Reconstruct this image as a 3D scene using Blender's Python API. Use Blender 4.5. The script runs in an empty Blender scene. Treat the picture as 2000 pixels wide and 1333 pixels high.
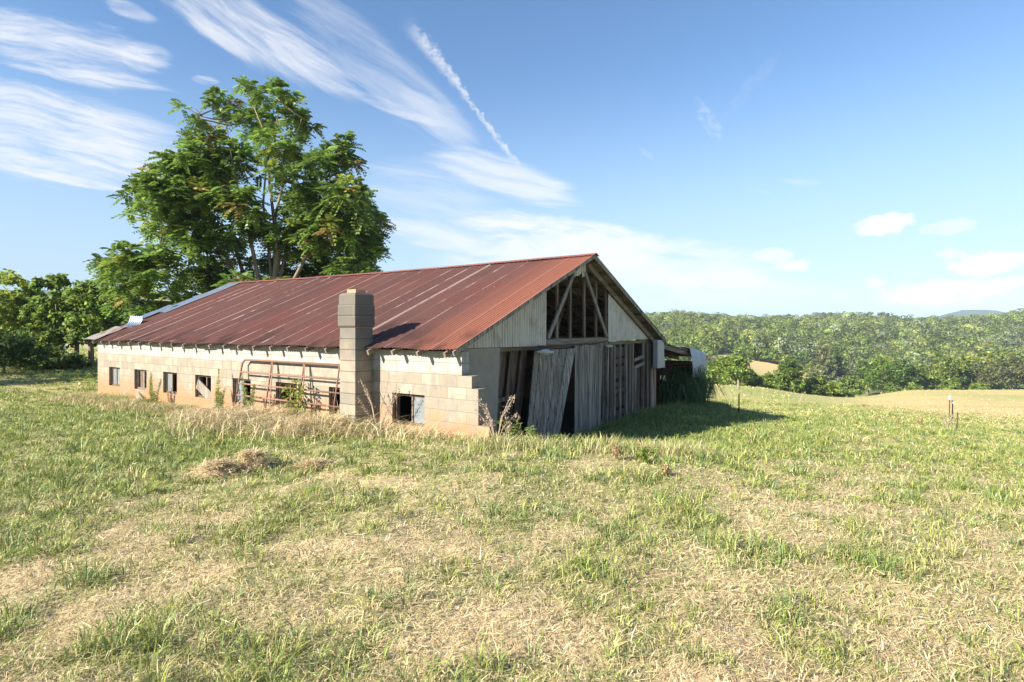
import bpy, math
import numpy as np
from mathutils import Vector, Matrix

# ------------------------------------------------------------------ camera, sky, sun, exposure
sc = bpy.context.scene
COL = sc.collection
CZ = 1.8                                   # eye height above the near field
F = 1083.0                                 # focal length in pixels of a 2000 px wide frame
cam_d = bpy.data.cameras.new('camera'); cam = bpy.data.objects.new('camera', cam_d); COL.objects.link(cam)
cam_d.sensor_width = 36.0; cam_d.lens = 36.0 * F / 2000.0; cam_d.shift_y = -26.5 / 2000.0
cam_d.clip_start = 0.05; cam_d.clip_end = 20000.0
cam.location = (0, 0, CZ); cam.rotation_euler = (math.radians(90), 0, 0)
sc.camera = cam

SUN_EL = math.radians(29.0)
SUN_XY = Vector((-0.855, -0.52)).normalized()        # towards the sun
sun_dir = Vector((SUN_XY.x * math.cos(SUN_EL), SUN_XY.y * math.cos(SUN_EL), math.sin(SUN_EL)))
sun_d = bpy.data.lights.new('sun', 'SUN'); sun_d.energy = 5.0; sun_d.angle = math.radians(0.5); sun_d.color = (1.0, 0.91, 0.78)
sun = bpy.data.objects.new('sun', sun_d); COL.objects.link(sun)
sun.rotation_euler = sun_dir.to_track_quat('Z', 'Y').to_euler()
sc.view_settings.view_transform = 'Standard'; sc.view_settings.look = 'None'
sc.view_settings.gamma = 1.0; sc.view_settings.exposure = 1.5
sc.cycles.max_bounces = 8; sc.cycles.transparent_max_bounces = 8
sc.cycles.volume_bounces = 0


class G:
    """small node-graph helper"""
    def __init__(s, nt):
        s.nt = nt; nt.nodes.clear()
    def n(s, t, **kw):
        nd = s.nt.nodes.new(t)
        for k, v in kw.items(): setattr(nd, k, v)
        return nd
    def put(s, sock, v):
        if isinstance(v, bpy.types.NodeSocket): s.nt.links.new(v, sock)
        elif v is not None:
            if sock.type == 'RGBA' and len(v) == 3: v = (*v, 1)
            sock.default_value = v
    def m(s, op, a, b=None, c=None, clamp=False):
        nd = s.n('ShaderNodeMath', operation=op, use_clamp=clamp)
        for i, v in enumerate((a, b, c)):
            if v is not None: s.put(nd.inputs[i], v)
        return nd.outputs[0]
    def add(s, a, b): return s.m('ADD', a, b)
    def sub(s, a, b): return s.m('SUBTRACT', a, b)
    def mul(s, a, b): return s.m('MULTIPLY', a, b)
    def div(s, a, b): return s.m('DIVIDE', a, b)
    def step(s, x, lo, hi, smooth=True):
        nd = s.n('ShaderNodeMapRange', interpolation_type='SMOOTHSTEP' if smooth else 'LINEAR')
        for i, v in enumerate((x, lo, hi, 0.0, 1.0)): s.put(nd.inputs[i], v)
        return nd.outputs[0]
    def mix(s, f, a, b, mode='MIX'):
        nd = s.n('ShaderNodeMix', data_type='RGBA', blend_type=mode)
        s.put(nd.inputs[0], f); s.put(nd.inputs[6], a); s.put(nd.inputs[7], b)
        return nd.outputs[2]
    def xyz(s, x, y, z):
        nd = s.n('ShaderNodeCombineXYZ')
        for i, v in enumerate((x, y, z)): s.put(nd.inputs[i], v)
        return nd.outputs[0]
    def sep(s, v):
        nd = s.n('ShaderNodeSeparateXYZ'); s.put(nd.inputs[0], v); return nd.outputs
    def noise(s, vec, scale, detail=4.0, rough=0.55, dist=0.0):
        nd = s.n('ShaderNodeTexNoise'); s.put(nd.inputs['Vector'], vec)
        s.put(nd.inputs['Scale'], scale); s.put(nd.inputs['Detail'], detail); s.put(nd.inputs['Roughness'], rough); s.put(nd.inputs['Distortion'], dist)
        return nd.outputs[0]
    def white(s, vec):
        nd = s.n('ShaderNodeTexWhiteNoise', noise_dimensions='3D'); s.put(nd.inputs['Vector'], vec); return nd.outputs[0]
    def obj(s): return s.n('ShaderNodeTexCoord').outputs['Object']
    def scale(s, v, k):
        nd = s.n('ShaderNodeVectorMath', operation='MULTIPLY'); s.put(nd.inputs[0], v); nd.inputs[1].default_value = k; return nd.outputs[0]
    def attr(s, name): return s.n('ShaderNodeAttribute', attribute_name=name).outputs['Color']
    def bump(s, h, strength=0.3, dist=0.01):
        nd = s.n('ShaderNodeBump'); s.put(nd.inputs['Height'], h); nd.inputs['Strength'].default_value = strength; nd.inputs['Distance'].default_value = dist
        return nd.outputs[0]
    def out(s, col, rough=0.8, metal=0.0, spec=0.3, normal=None, trans=0.0):
        p = s.n('ShaderNodeBsdfPrincipled'); s.put(p.inputs['Base Color'], col); s.put(p.inputs['Roughness'], rough)
        s.put(p.inputs['Metallic'], metal); s.put(p.inputs['Specular IOR Level'], spec)
        if normal is not None: s.put(p.inputs['Normal'], normal)
        o = s.n('ShaderNodeOutputMaterial'); sh = p.outputs[0]
        if trans > 0:
            t = s.n('ShaderNodeBsdfTranslucent'); s.put(t.inputs[0], col)
            mx = s.n('ShaderNodeMixShader'); mx.inputs[0].default_value = trans
            s.nt.links.new(sh, mx.inputs[1]); s.nt.links.new(t.outputs[0], mx.inputs[2]); sh = mx.outputs[0]
        s.nt.links.new(sh, o.inputs[0])


def material(name, fn):
    m = bpy.data.materials.new(name); m.use_nodes = True
    fn(G(m.node_tree)); return m


world = bpy.data.worlds.new('World'); sc.world = world; world.use_nodes = True
world.cycles.sampling_method = 'NONE'
SKY_STRENGTH = 0.074
CLOUD = 0.36 / SKY_STRENGTH


def build_sky():
    g = G(world.node_tree)
    sky = g.n('ShaderNodeTexSky', sky_type='NISHITA'); sky.sun_disc = False
    sky.sun_elevation = SUN_EL; sky.sun_rotation = math.atan2(SUN_XY.x, SUN_XY.y) % (2 * math.pi)
    sky.altitude = 300; sky.air_density = 1.0; sky.dust_density = 0.35; sky.ozone_density = 2.5
    hsv = g.n('ShaderNodeHueSaturation'); hsv.inputs['Hue'].default_value = .5; hsv.inputs['Saturation'].default_value = 1.15; hsv.inputs['Value'].default_value = 1.0
    g.put(hsv.inputs['Color'], sky.outputs[0])
    d = g.n('ShaderNodeTexCoord').outputs['Generated']
    x, y, z = g.sep(d)
    front = g.step(y, 0.05, 0.25)
    yy = g.m('MAXIMUM', y, 0.05)
    X = g.add(g.mul(g.div(x, yy), F / 1000.0), 1.0)          # direction, in units of the tangent plane
    Y = g.sub(0.640, g.mul(g.div(z, yy), F / 1000.0))

    def frame(cx, cy, ang):
        c, s_ = math.cos(math.radians(ang)), math.sin(math.radians(ang))
        dx, dy = g.sub(X, cx / 1000), g.sub(Y, cy / 1000)
        return g.add(g.mul(dx, c), g.mul(dy, s_)), g.sub(g.mul(dy, c), g.mul(dx, s_))
    warp = g.noise(g.xyz(X, Y, 3.1), 3.0, 3.0)
    def streak(ang, seed, fl, fw, rough=0.62):
        l, w = frame(1000, 300, ang)
        w2 = g.add(w, g.mul(warp, 0.06))
        return g.noise(g.xyz(g.mul(l, fl), g.mul(w2, fw), seed), 1.0, 8.0, rough, 0.35)
    n12, n30, n5 = streak(11, 1.7, 4.2, 34, .66), streak(33, 5.2, 4.0, 30, .66), streak(5, 9.1, 7, 34, .68)
    fine = g.noise(g.xyz(g.mul(X, 60), g.mul(Y, 75), 2.0), 1.0, 5.0, 0.65)
    cum = g.noise(g.xyz(g.mul(X, 26), g.mul(Y, 44), 7.0), 1.0, 7.0, 0.6)
    total = None
    blobs = [  # cx, cy, angle, half length, half width, opacity, noise, softness
        (120, 95, 13, 270, 85, .80, n12, .55), (285, 112, 6, 75, 42, .55, n12, .4), (170, 152, 9, 230, 22, .50, n12, .3),
        (60, 255, 11, 400, 125, .88, n12, .6), (230, 310, 12, 210, 45, .6, n12, .5), (120, 348, 12, 190, 15, .75, n12, .3), (250, 20, 22, 75, 22, .45, n12, .45),
        (490, 62, 29, 260, 70, .72, n30, .6), (440, 75, 30, 110, 26, .35, n30, .5), (600, 120, 33, 160, 50, .4, n30, .6), (730, 125, 40, 300, 75, .36, n30, .6), (860, 230, 40, 120, 50, .28, n30, .6),
        (770, 212, 21, 140, 18, .5, n12, .4), (985, 345, 18, 210, 52, .72, n12, .5), (830, 400, 14, 200, 110, .38, n12, .6),
        (830, 455, 14, 130, 40, .5, n12, .5), (1080, 455, 8, 280, 55, .95, n5, .45), (1250, 500, 5, 350, 62, .98, n5, .6), (1300, 560, 2, 420, 60, .6, n5, .7), (1130, 520, 3, 300, 60, .7, n5, .7),
        (1050, 500, 2, 250, 70, .7, n5, .8), (1385, 235, 60, 70, 26, .22, fine, .1), (1470, 165, -50, 120, 20, .07, fine, .5), (1530, 365, -6, 110, 24, .28, n5, .15), (1262, 300, 35, 30, 9, .4, n12, .3), (400, 158, 10, 40, 13, .5, n12, .4),
        (1725, 440, -10, 74, 25, 1.0, cum, .3), (1855, 444, -8, 70, 18, .55, cum, .3), (1935, 514, -8, 105, 28, 1.0, cum, .3), (1845, 571, -4, 165, 30, 1.0, cum, .3),
        (1970, 552, -5, 60, 14, .85, cum, .3), (1552, 519, -4, 40, 14, .9, cum, .2), (1708, 553, 0, 26, 11, .8, cum, .2), (1862, 496, 0, 34, 13, .7, cum, .2),
        (1410, 549, 0, 120, 20, .8, cum, .3), (1340, 555, 0, 60, 14, .7, cum, .3), (1510, 500, 0, 50, 18, .7, cum, .3), (1165, 455, 0, 30, 12, .6, cum, .3),
    ]
    for cx, cy, ang, a, b, op, nz, soft in blobs:
        l, w = frame(cx, cy, ang)
        r = g.m('SQRT', g.add(g.m('POWER', g.mul(l, 1000.0 / a), 2.0), g.m('POWER', g.mul(w, 1000.0 / b), 2.0)))
        mask = g.step(r, 1.3, 0.45)
        nq = nz if nz is cum else g.add(g.mul(nz, 0.72), 0.14)
        v = g.add(nq, g.mul(g.sub(mask, 1.0), 0.42))
        lo = (0.24 if nz is cum else 0.43 - soft * 0.21); hi = lo + (0.2 if nz is cum else 0.16 + soft * 0.28)
        c = g.mul(g.step(v, lo, hi), g.mul(g.m('POWER', mask, 0.6), op))
        total = c if total is None else g.sub(g.add(total, c), g.mul(total, c))
    # vapour trail
    l, w = frame(795, 45, 51.5)
    wl = g.add(w, g.mul(g.m('SINE', g.mul(l, 15.0)), 0.003))
    half = g.add(0.006, g.mul(g.step(l, 0.24, 0.0), 0.013))
    dd = g.div(g.m('ABSOLUTE', g.add(wl, g.mul(g.sub(fine, 0.5), 0.03))), half)
    tr = g.mul(g.step(dd, 1.15, 0.2), g.mul(g.step(l, -0.02, 0.07), g.step(l, 0.385, 0.31)))
    tr = g.mul(tr, g.add(0.15, g.mul(g.step(fine, 0.3, 0.65), 0.5)))
    total = g.sub(g.add(total, tr), g.mul(total, tr))
    # thin horizon veil
    veil = g.mul(g.step(z, 0.44, -0.04), 0.95)
    total = g.mul(total, front)
    skyc = g.mix(veil, hsv.outputs[0], (CLOUD * .53, CLOUD * .72, CLOUD * .91))
    colr = g.mix(total, skyc, (CLOUD, CLOUD * 1.005, CLOUD * 1.03))
    bg = g.n('ShaderNodeBackground'); g.put(bg.inputs[0], colr); bg.inputs[1].default_value = SKY_STRENGTH
    o = g.n('ShaderNodeOutputWorld'); g.nt.links.new(bg.outputs[0], o.inputs[0])


build_sky()

# ------------------------------------------------------------------ helpers: noise, terrain, meshes
rng = np.random.default_rng(11)


def vnoise(x, y, seed=0):
    xi, yi = np.floor(x).astype(np.int64), np.floor(y).astype(np.int64)
    fx, fy = x - xi, y - yi
    fx = fx * fx * (3 - 2 * fx); fy = fy * fy * (3 - 2 * fy)
    def h(i, j):
        n = (i * 374761393 + j * 668265263 + seed * 974634541) & 0xffffffff
        n = ((n ^ (n >> 13)) * 1274126177) & 0xffffffff
        return ((n ^ (n >> 16)) & 0xffff) / 65535.0
    a, b, c, d = h(xi, yi), h(xi + 1, yi), h(xi, yi + 1), h(xi + 1, yi + 1)
    return (a * (1 - fx) + b * fx) * (1 - fy) + (c * (1 - fx) + d * fx) * fy


def fbm(x, y, seed=0, octv=4):
    v, a, t = 0, 0.5, 0
    for k in range(octv):
        v = v + a * vnoise(x * 2 ** k, y * 2 ** k, seed + k); t += a; a *= 0.55
    return v / t


# barn frame: s runs across the gable, t along the long wall, from the near corner of the long wall
P0 = np.array([-0.42, 9.05]); U = np.array([0.553, 0.833]); U /= np.linalg.norm(U); V = np.array([-U[1], U[0]])
FLOOR = -2.6                                # barn floor, below the eye
def st(x, y):
    dx, dy = x - P0[0], y - P0[1]
    return dx * U[0] + dy * U[1], dx * V[0] + dy * V[1]
def barn_xy(s, t): return P0[0] + s * U[0] + t * V[0], P0[1] + s * U[1] + t * V[1]


CTRL = []       # (x, y, z below the eye)
def c_r(r, y, z): CTRL.append((r * y, y, z))
def c_b(s, t, z):
    x, y = barn_xy(s, t); CTRL.append((x, y, z))
for a in range(0, 360, 45):
    CTRL.append((1.5 * math.sin(math.radians(a)), 1.5 * math.cos(math.radians(a)), -1.75))
for x, y in ((-6, -4), (6, -4), (0, -8), (-25, -10), (25, -10), (0, -60), (-200, -60), (200, -60), (0, -700), (-2500, -1500), (2500, -1500)):
    CTRL.append((x, y, -1.8 - 0.004 * abs(x)))
c_r(0, 4, -1.76); c_r(-.7, 5, -1.78); c_r(.7, 5, -1.85); c_r(-.4, 7, -1.8); c_r(.1, 6.5, -1.77); c_r(.03, 8.2, -1.79); c_r(.16, 8.6, -1.88); c_r(.3, 9, -2.0); c_r(.55, 8, -2.05); c_r(.85, 8, -2.1)
c_b(-.25, 0, -1.86); c_b(-.25, 3, -1.97); c_b(-.25, 8, -2.1); c_b(-.25, 14.8, -2.2); c_b(-2.5, 8, -2.0); c_b(-3, 14, -2.1)
c_b(.9, .0, -2.25); c_b(2.2, 0.3, -2.55); c_b(4, .2, -2.62); c_b(7, .2, -2.64); c_b(10, .2, -2.7); c_b(5, -2, -2.5); c_b(9, -3, -2.65)
c_b(14, .3, -3.1); c_b(16.2, .5, -3.3); c_b(5, 5, -2.75); c_b(5, 12, -2.75); c_b(9, 8, -2.85); c_b(13, 8, -3.1); c_b(4, 17, -2.5); c_b(16, 16, -3.2)
c_r(-.9, 20, -2.3); c_r(-.9, 32, -2.2); c_r(-.9, 60, -2.5); c_r(-1.1, 150, -4); c_r(-.6, 30, -2.4); c_r(-.6, 60, -3.0); c_r(-.6, 200, -8); c_r(-.9, 500, -12); c_r(-.2, 60, -4.5); c_r(-.2, 200, -14)
c_r(.46, 17.5, -2.85); c_r(.41, 28, -4.3); c_r(.8, 23, -4.05); c_r(.8, 12, -2.55); c_r(.5, 12, -2.3); c_r(.4, 45, -5.6); c_r(.62, 35, -5.0)
c_r(.36, 72, -7.6); c_r(.46, 74, -8.3); c_r(.56, 72, -8.9); c_r(.52, 58, -7.3); c_r(.62, 62, -8.2); c_r(.7, 80, -9.2); c_r(.8, 92, -10.4); c_r(1.0, 95, -10.7); c_r(.9, 60, -7.8); c_r(.72, 60, -7.7)
c_r(.36, 95, -12); c_r(.5, 95, -13.5); c_r(.6, 100, -14.2); c_r(.7, 120, -14.5); c_r(.9, 125, -15); c_r(1.1, 125, -15)
c_r(.4, 140, -17); c_r(.55, 150, -20); c_r(.75, 160, -19.5); c_r(1.0, 160, -19)
c_r(.44, 225, -15.2); c_r(.38, 215, -14); c_r(.58, 225, -21.5); c_r(.45, 180, -18.5); c_r(.52, 225, -18.2)
c_r(.3, 300, -10); c_r(.6, 300, -14); c_r(.95, 290, -11); c_r(.0, 330, -8)
c_r(.3, 430, 0); c_r(.6, 430, -1.0); c_r(.95, 430, 1.0); c_r(0, 430, 0); c_r(.3, 560, -4); c_r(.9, 560, -4); c_r(.5, 1500, -30); c_r(-.5, 1500, -30); c_r(0, 4000, -30); c_r(.9, 4000, -30); c_r(-.9, 4000, -30); c_r(0, 9000, -30)
CTRL = np.array(CTRL)


def lp(x, y):
    d = np.sqrt(x * x + y * y) + 1e-9; k = np.log1p(d / 4.0) / d
    return x * k, y * k
def tps_k(r2): return np.where(r2 > 1e-12, 0.5 * r2 * np.log(np.maximum(r2, 1e-12)), 0)
def tps_fit():
    px, py = lp(CTRL[:, 0], CTRL[:, 1]); n = len(px)
    K = tps_k((px[:, None] - px) ** 2 + (py[:, None] - py) ** 2) + np.eye(n) * 1e-4
    P = np.stack([np.ones(n), px, py], 1)
    A = np.block([[K, P], [P.T, np.zeros((3, 3))]])
    return px, py, np.linalg.solve(A, np.concatenate([CTRL[:, 2], np.zeros(3)]))
TPX, TPY, TW = tps_fit()
def ground(x, y):
    """height of the land (world z)"""
    x = np.atleast_1d(np.asarray(x, float)); y = np.atleast_1d(np.asarray(y, float)); out = np.empty(len(x))
    for i in range(0, len(x), 40000):
        qx, qy = lp(x[i:i + 40000], y[i:i + 40000])
        out[i:i + 40000] = tps_k((qx[:, None] - TPX) ** 2 + (qy[:, None] - TPY) ** 2) @ TW[:-3] + TW[-3] + TW[-2] * qx + TW[-1] * qy
    d = np.hypot(x, y)
    s_, t_ = st(x, y)
    inb = 1 / (1 + np.exp(-np.clip((np.minimum(np.minimum(s_ - .1, 15.8 - s_), np.minimum(t_ - .9, 15 - t_))) * 12, -40, 40)))
    out = out * (1 - inb) + np.minimum(out, FLOOR - .12) * inb              # earth floor inside the barn
    out += (fbm(x * .9, y * .9, 3, 3) - .5) * .09 * np.clip((d - 1) / 3, 0, 1) * np.clip(80 / (d + 1), 0, 1) + (fbm(x * 3.5, y * 3.5, 9, 3) - .5) * .05 * np.exp(-d / 25)
    return out + CZ
def g1(x, y): return float(ground(x, y)[0])
def hit(px, py):
    """where the sight line to a point of the picture meets the land"""
    r = (px - 1000) / F; k = (640 - py) / F
    ys = np.geomspace(2, 600, 3000); dz = ground(r * ys, ys) - (CZ + k * ys)
    i = int(np.argmax(dz > 0)) if (dz > 0).any() else len(ys) - 1
    return r * ys[i], ys[i], float(ground(r * ys[i], ys[i])[0])


def link(name, me, mat=None, parent=None):
    o = bpy.data.objects.new(name, me); COL.objects.link(o)
    if mat is not None: me.materials.append(mat)
    if parent is not None: o.parent = parent
    return o
def tag(o, label=None, cat=None, group=None, kind=None):
    for k, v in (('label', label), ('category', cat), ('group', group), ('kind', kind)):
        if v: o[k] = v
    return o
def thing(name, label, cat, loc=(0, 0, 0), rz=0.0, group=None):
    o = bpy.data.objects.new(name, None); COL.objects.link(o); o.empty_display_size = .2
    o.location = loc; o.rotation_euler = (0, 0, rz); return tag(o, label, cat, group)


def np_mesh(name, v, faces, col=None, smooth=False):
    """faces: list of (n, k) index arrays"""
    me = bpy.data.meshes.new(name); v = np.asarray(v, np.float32).reshape(-1, 3)
    faces = [np.asarray(f, np.int32) for f in faces if len(f)]
    tot = np.concatenate([np.full(len(f), f.shape[1], np.int32) for f in faces])
    idx = np.concatenate([f.ravel() for f in faces])
    me.vertices.add(len(v)); me.vertices.foreach_set('co', v.ravel())
    me.loops.add(len(idx)); me.loops.foreach_set('vertex_index', idx)
    me.polygons.add(len(tot)); me.polygons.foreach_set('loop_start', np.concatenate([[0], np.cumsum(tot)[:-1]]).astype(np.int32))
    me.polygons.foreach_set('loop_total', tot)
    if smooth: me.polygons.foreach_set('use_smooth', np.ones(len(tot), bool))
    if col is not None:
        a = me.color_attributes.new('Col', 'FLOAT_COLOR', 'POINT'); c = np.ones((len(v), 4), np.float32); c[:, :3] = col
        a.data.foreach_set('color', c.ravel())
    me.update(calc_edges=True); me.validate(); return me
def quads(q, col=None, name='leaves'):
    n = len(q); return np_mesh(name, q.reshape(-1, 3), [np.arange(n * 4).reshape(n, 4)], None if col is None else np.repeat(col, 4, 0))


class MB:
    """collects boxes, beams and sheets into one mesh"""
    def __init__(s): s.v, s.f = [], []
    def add(s, vs, fs):
        k = len(s.v); s.v += [tuple(map(float, p)) for p in vs]; s.f += [tuple(i + k for i in f) for f in fs]
    def hexa(s, p):   # bottom ring of four, top ring of four
        s.add(p, [(3, 2, 1, 0), (4, 5, 6, 7), (0, 1, 5, 4), (1, 2, 6, 5), (2, 3, 7, 6), (3, 0, 4, 7)])
    def box(s, a, b):
        x0, y0, z0 = a; x1, y1, z1 = b
        s.hexa([(x0, y0, z0), (x1, y0, z0), (x1, y1, z0), (x0, y1, z0), (x0, y0, z1), (x1, y0, z1), (x1, y1, z1), (x0, y1, z1)])
    def beam(s, p, q, w, h, up=(0, 0, 1)):
        p, q = Vector(p), Vector(q); d = (q - p).normalized(); up = Vector(up)
        x = d.cross(up)
        if x.length < 1e-4: x = d.cross(Vector((1, 0, 0)))
        x.normalize(); y = x.cross(d).normalized(); x *= w / 2; y *= h / 2
        s.hexa([p - x - y, p + x - y, p + x + y, p - x + y, q - x - y, q + x - y, q + x + y, q - x + y])
    def tube(s, pts, rad, n=6):
        pts = [Vector(p) for p in pts]; rings = []
        for i, p in enumerate(pts):
            d = (pts[min(i + 1, len(pts) - 1)] - pts[max(i - 1, 0)]).normalized()
            x = d.cross(Vector((.31, .95, .05))); x.normalize(); y = d.cross(x); r = rad[i] if hasattr(rad, '__len__') else rad
            rings += [p + (x * math.cos(a) + y * math.sin(a)) * r for a in [k * 2 * math.pi / n for k in range(n)]]
        fs = [(i * n + k, i * n + (k + 1) % n, (i + 1) * n + (k + 1) % n, (i + 1) * n + k) for i in range(len(pts) - 1) for k in range(n)]
        s.add(rings, fs + [tuple(range(n))[::-1], tuple(range((len(pts) - 1) * n, len(pts) * n))])
    def mesh(s, name):
        me = bpy.data.meshes.new(name); me.from_pydata(s.v, [], s.f); me.update(); return me
    def build(s, name, mat, parent=None, smooth=False, bevel=0):
        o = link(name, s.mesh(name), mat, parent)
        if smooth: o.data.polygons.foreach_set('use_smooth', [True] * len(o.data.polygons))
        if bevel:
            b = o.modifiers.new('bevel', 'BEVEL'); b.width = bevel; b.segments = 2; b.limit_method = 'ANGLE'
        return o

# ------------------------------------------------------------------ materials
def m_foliage(g, trans=.38, spec=.25, rough=.55):
    c = g.attr('Col'); g.out(c, rough, 0, spec, None, trans)
M = {}
M['leaf'] = material('foliage', lambda g: m_foliage(g, .5))
M['shiny_leaf'] = material('glossy foliage', lambda g: m_foliage(g, .45, .4, .4))
M['blade'] = material('grass blades', lambda g: m_foliage(g, .3, .3, .5))
M['straw'] = material('dry straw', lambda g: m_foliage(g, .2, .3, .55))
def m_bark(g):
    p = g.obj(); n = g.noise(g.scale(p, (9, 9, 1.6)), 1.0, 6)
    c = g.mix(n, (.10, .075, .05), (.34, .28, .21)); g.out(c, .9, 0, .2, g.bump(n, .6, .02))
M['bark'] = material('bark', m_bark)
def m_wood(c0, c1, c2, axis='Z', warm=0.5):
    def f(g):
        p = g.obj(); k = {'X': (1.2, 26, 26), 'Y': (26, 1.2, 26), 'Z': (26, 26, 1.2)}[axis]
        isl = g.n('ShaderNodeNewGeometry').outputs['Random Per Island']
        off = g.xyz(g.mul(isl, 7.0), g.mul(isl, 3.0), g.mul(isl, 11.0))
        va = g.n('ShaderNodeVectorMath', operation='ADD'); g.put(va.inputs[0], p); g.put(va.inputs[1], off)
        grain = g.noise(g.scale(va.outputs[0], k), 1.0, 7, .65)
        blot = g.noise(va.outputs[0], 2.3, 4, .6)
        c = g.mix(g.step(grain, .3, .72), c0, c1); c = g.mix(g.step(blot, .42, .7), c, c2)
        c = g.mix(g.mul(g.step(isl, 0., 1.), .45), c, (.55, .5, .45), 'MULTIPLY')
        st_ = g.noise(g.scale(va.outputs[0], tuple(a * .3 for a in k)), 1.0, 4, .6)
        c = g.mix(g.mul(g.step(st_, .6, .72), .55), c, (.46, .43, .39)); c = g.mix(g.mul(g.step(st_, .45, .33), .6), c, tuple(a * .45 for a in c0))
        g.out(c, .88, 0, .2, g.bump(grain, .5, .006))
    return f
M['grey_wood'] = material('weathered grey boards', m_wood((.08, .067, .056), (.50, .455, .395), (.26, .225, .185)))
M['stud_wood'] = material('old brown studs', m_wood((.07, .05, .036), (.29, .22, .165), (.17, .12, .085)))
M['beam_wood'] = material('old beams', m_wood((.12, .09, .07), (.36, .31, .25), (.25, .19, .14), 'X'))
M['purlin_wood'] = material('old purlins', m_wood((.13, .09, .06), (.36, .29, .21), (.25, .17, .11), 'Y'))
M['pale_wood'] = material('sun bleached rafters', m_wood((.18, .15, .12), (.38, .335, .28), (.28, .235, .19), 'X'))
def m_block(paint=1.78, clay=1.2, bw=.406, tanc=(.355, .30, .225), soot=None):
    def f(g):
        x, y, z = g.sep(g.obj())
        b = g.n('ShaderNodeTexBrick', offset=.5, squash=1.0); g.put(b.inputs['Vector'], g.xyz(g.add(x, y), g.sub(z, -.04), 0.0))
        for k, v in (('Scale', 1.0), ('Mortar Size', .009), ('Mortar Smooth', .3), ('Bias', 0.0), ('Brick Width', bw), ('Row Height', .203)): b.inputs[k].default_value = v
        b.inputs['Color1'].default_value = (0, 0, 0, 1); b.inputs['Color2'].default_value = (1, 1, 1, 1); b.inputs['Mortar'].default_value = (.5, .5, .5, 1)
        p = g.obj()
        big = g.noise(p, 1.1, 5, .6); mid = g.noise(p, 5, 5, .6); fin = g.noise(p, 60, 4, .7)
        c = g.mix(b.outputs['Color'], tuple(k * .74 for k in tanc), tuple(min(1, k * 1.15) for k in (tanc[0], tanc[1] * 1.0, tanc[2] * 1.02)))
        c = g.mix(g.mul(g.step(mid, .40, .64), .75), c, (.22, .205, .18))
        c = g.mix(g.mul(g.step(big, .48, .66), .5), c, (.34, .26, .20))
        zz = g.add(z, g.mul(g.sub(big, .5), .35))
        c = g.mix(g.mul(g.step(zz, paint - .05, paint + .1), g.step(mid, .25, .55)), c, (.35, .35, .335))
        c = g.mix(g.mul(g.step(g.add(z, g.mul(g.sub(mid, .5), .9)), clay + .2, clay - .45), g.mul(g.step(big, .32, .52), .95)), c, (.38, .19, .085))
        if soot: c = g.mix(g.mul(g.step(g.add(z, g.mul(g.sub(mid, .5), .5)), 1.75, 2.75), .8), c, soot)
        rows = g.white(g.xyz(0.0, g.m('FLOOR', g.div(g.add(z, .04), .203)), 4.0))
        c = g.mix(g.mul(rows, .6 if soot else .22), c, (.3, .27, .23) if not soot else (.17, .16, .14))
        drip = g.noise(g.xyz(g.mul(g.add(x, y), 6.0), g.mul(z, .5), 0.0), 1.0, 5, .6)
        c = g.mix(g.mul(g.step(drip, .5, .72), .42), c, (.17, .15, .125))
        c = g.mix(g.mul(b.outputs['Fac'], .65), c, (.17, .185, .15))
        c = g.mix(g.mul(g.step(fin, .35, .7), .18), c, (.2, .17, .13))
        h = g.sub(g.mul(fin, .35), b.outputs['Fac']); g.out(c, .95, 0, .15, g.bump(h, .5, .012))
    return f
M['block'] = material('concrete block wall', m_block())
M['chimney'] = material('chimney block', m_block(9, .3, .9, (.33, .29, .22), (.075, .075, .072)))
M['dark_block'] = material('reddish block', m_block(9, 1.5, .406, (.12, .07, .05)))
def m_flat(c0, c1, sc_=8.0, rough=.8, metal=0.0, spec=.3, bump=.15):
    def f(g):
        n = g.noise(g.obj(), sc_, 6, .6); g.out(g.mix(n, c0, c1), rough, metal, spec, g.bump(n, bump, .01))
    return f
M['stucco'] = material('grey parging', m_flat((.22, .19, .155), (.37, .325, .27), 5))
M['terracotta'] = material('terracotta flue', m_flat((.50, .2, .10), (.62, .30, .18), 9))
M['dirt'] = material('barn dirt', m_flat((.05, .035, .025), (.1, .075, .05), 4))
M['glass'] = material('dusty glass', m_flat((.13, .15, .16), (.26, .29, .30), 6, .15, 0, .6))
M['white_metal'] = material('white enamel', m_flat((.62, .63, .62), (.8, .8, .78), 9, .4, 0, .5))
M['grey_box'] = material('galvanised grey', m_flat((.27, .28, .29), (.38, .39, .40), 6, .5, .2, .4))
M['rust_pipe'] = material('rusty gate pipe', m_flat((.15, .08, .055), (.28, .165, .115), 14, .8))
M['post_steel'] = material('dark fence steel', m_flat((.05, .035, .03), (.12, .08, .06), 14, .7))
M['rubber'] = material('weathered rubber', m_flat((.015, .015, .016), (.04, .04, .04), 9, .7))
M['white_paint'] = material('white siding', m_flat((.7, .7, .7), (.8, .8, .8), 3))
M['shingle'] = material('grey shingles', m_flat((.12, .12, .13), (.2, .2, .21), 6))
M['dark'] = material('dark opening', m_flat((.015, .013, .012), (.03, .027, .025), 6))
def m_galv(g):
    p = g.obj(); n = g.noise(g.scale(p, (14, 14, .9)), 1.0, 6, .6); b = g.noise(p, 2.2, 5, .6)
    c = g.mix(n, (.42, .385, .33), (.66, .62, .55)); c = g.mix(g.mul(g.step(b, .48, .7), .6), c, (.30, .24, .17))
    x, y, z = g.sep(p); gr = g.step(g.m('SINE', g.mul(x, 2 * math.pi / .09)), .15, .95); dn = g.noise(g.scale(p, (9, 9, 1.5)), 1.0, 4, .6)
    c = g.mix(g.mul(gr, g.step(dn, .3, .65)), c, (.15, .125, .095))                 # grime plus painted shade in the grooves, so the ribs show
    g.out(c, .55, .15, .35, None)
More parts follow.
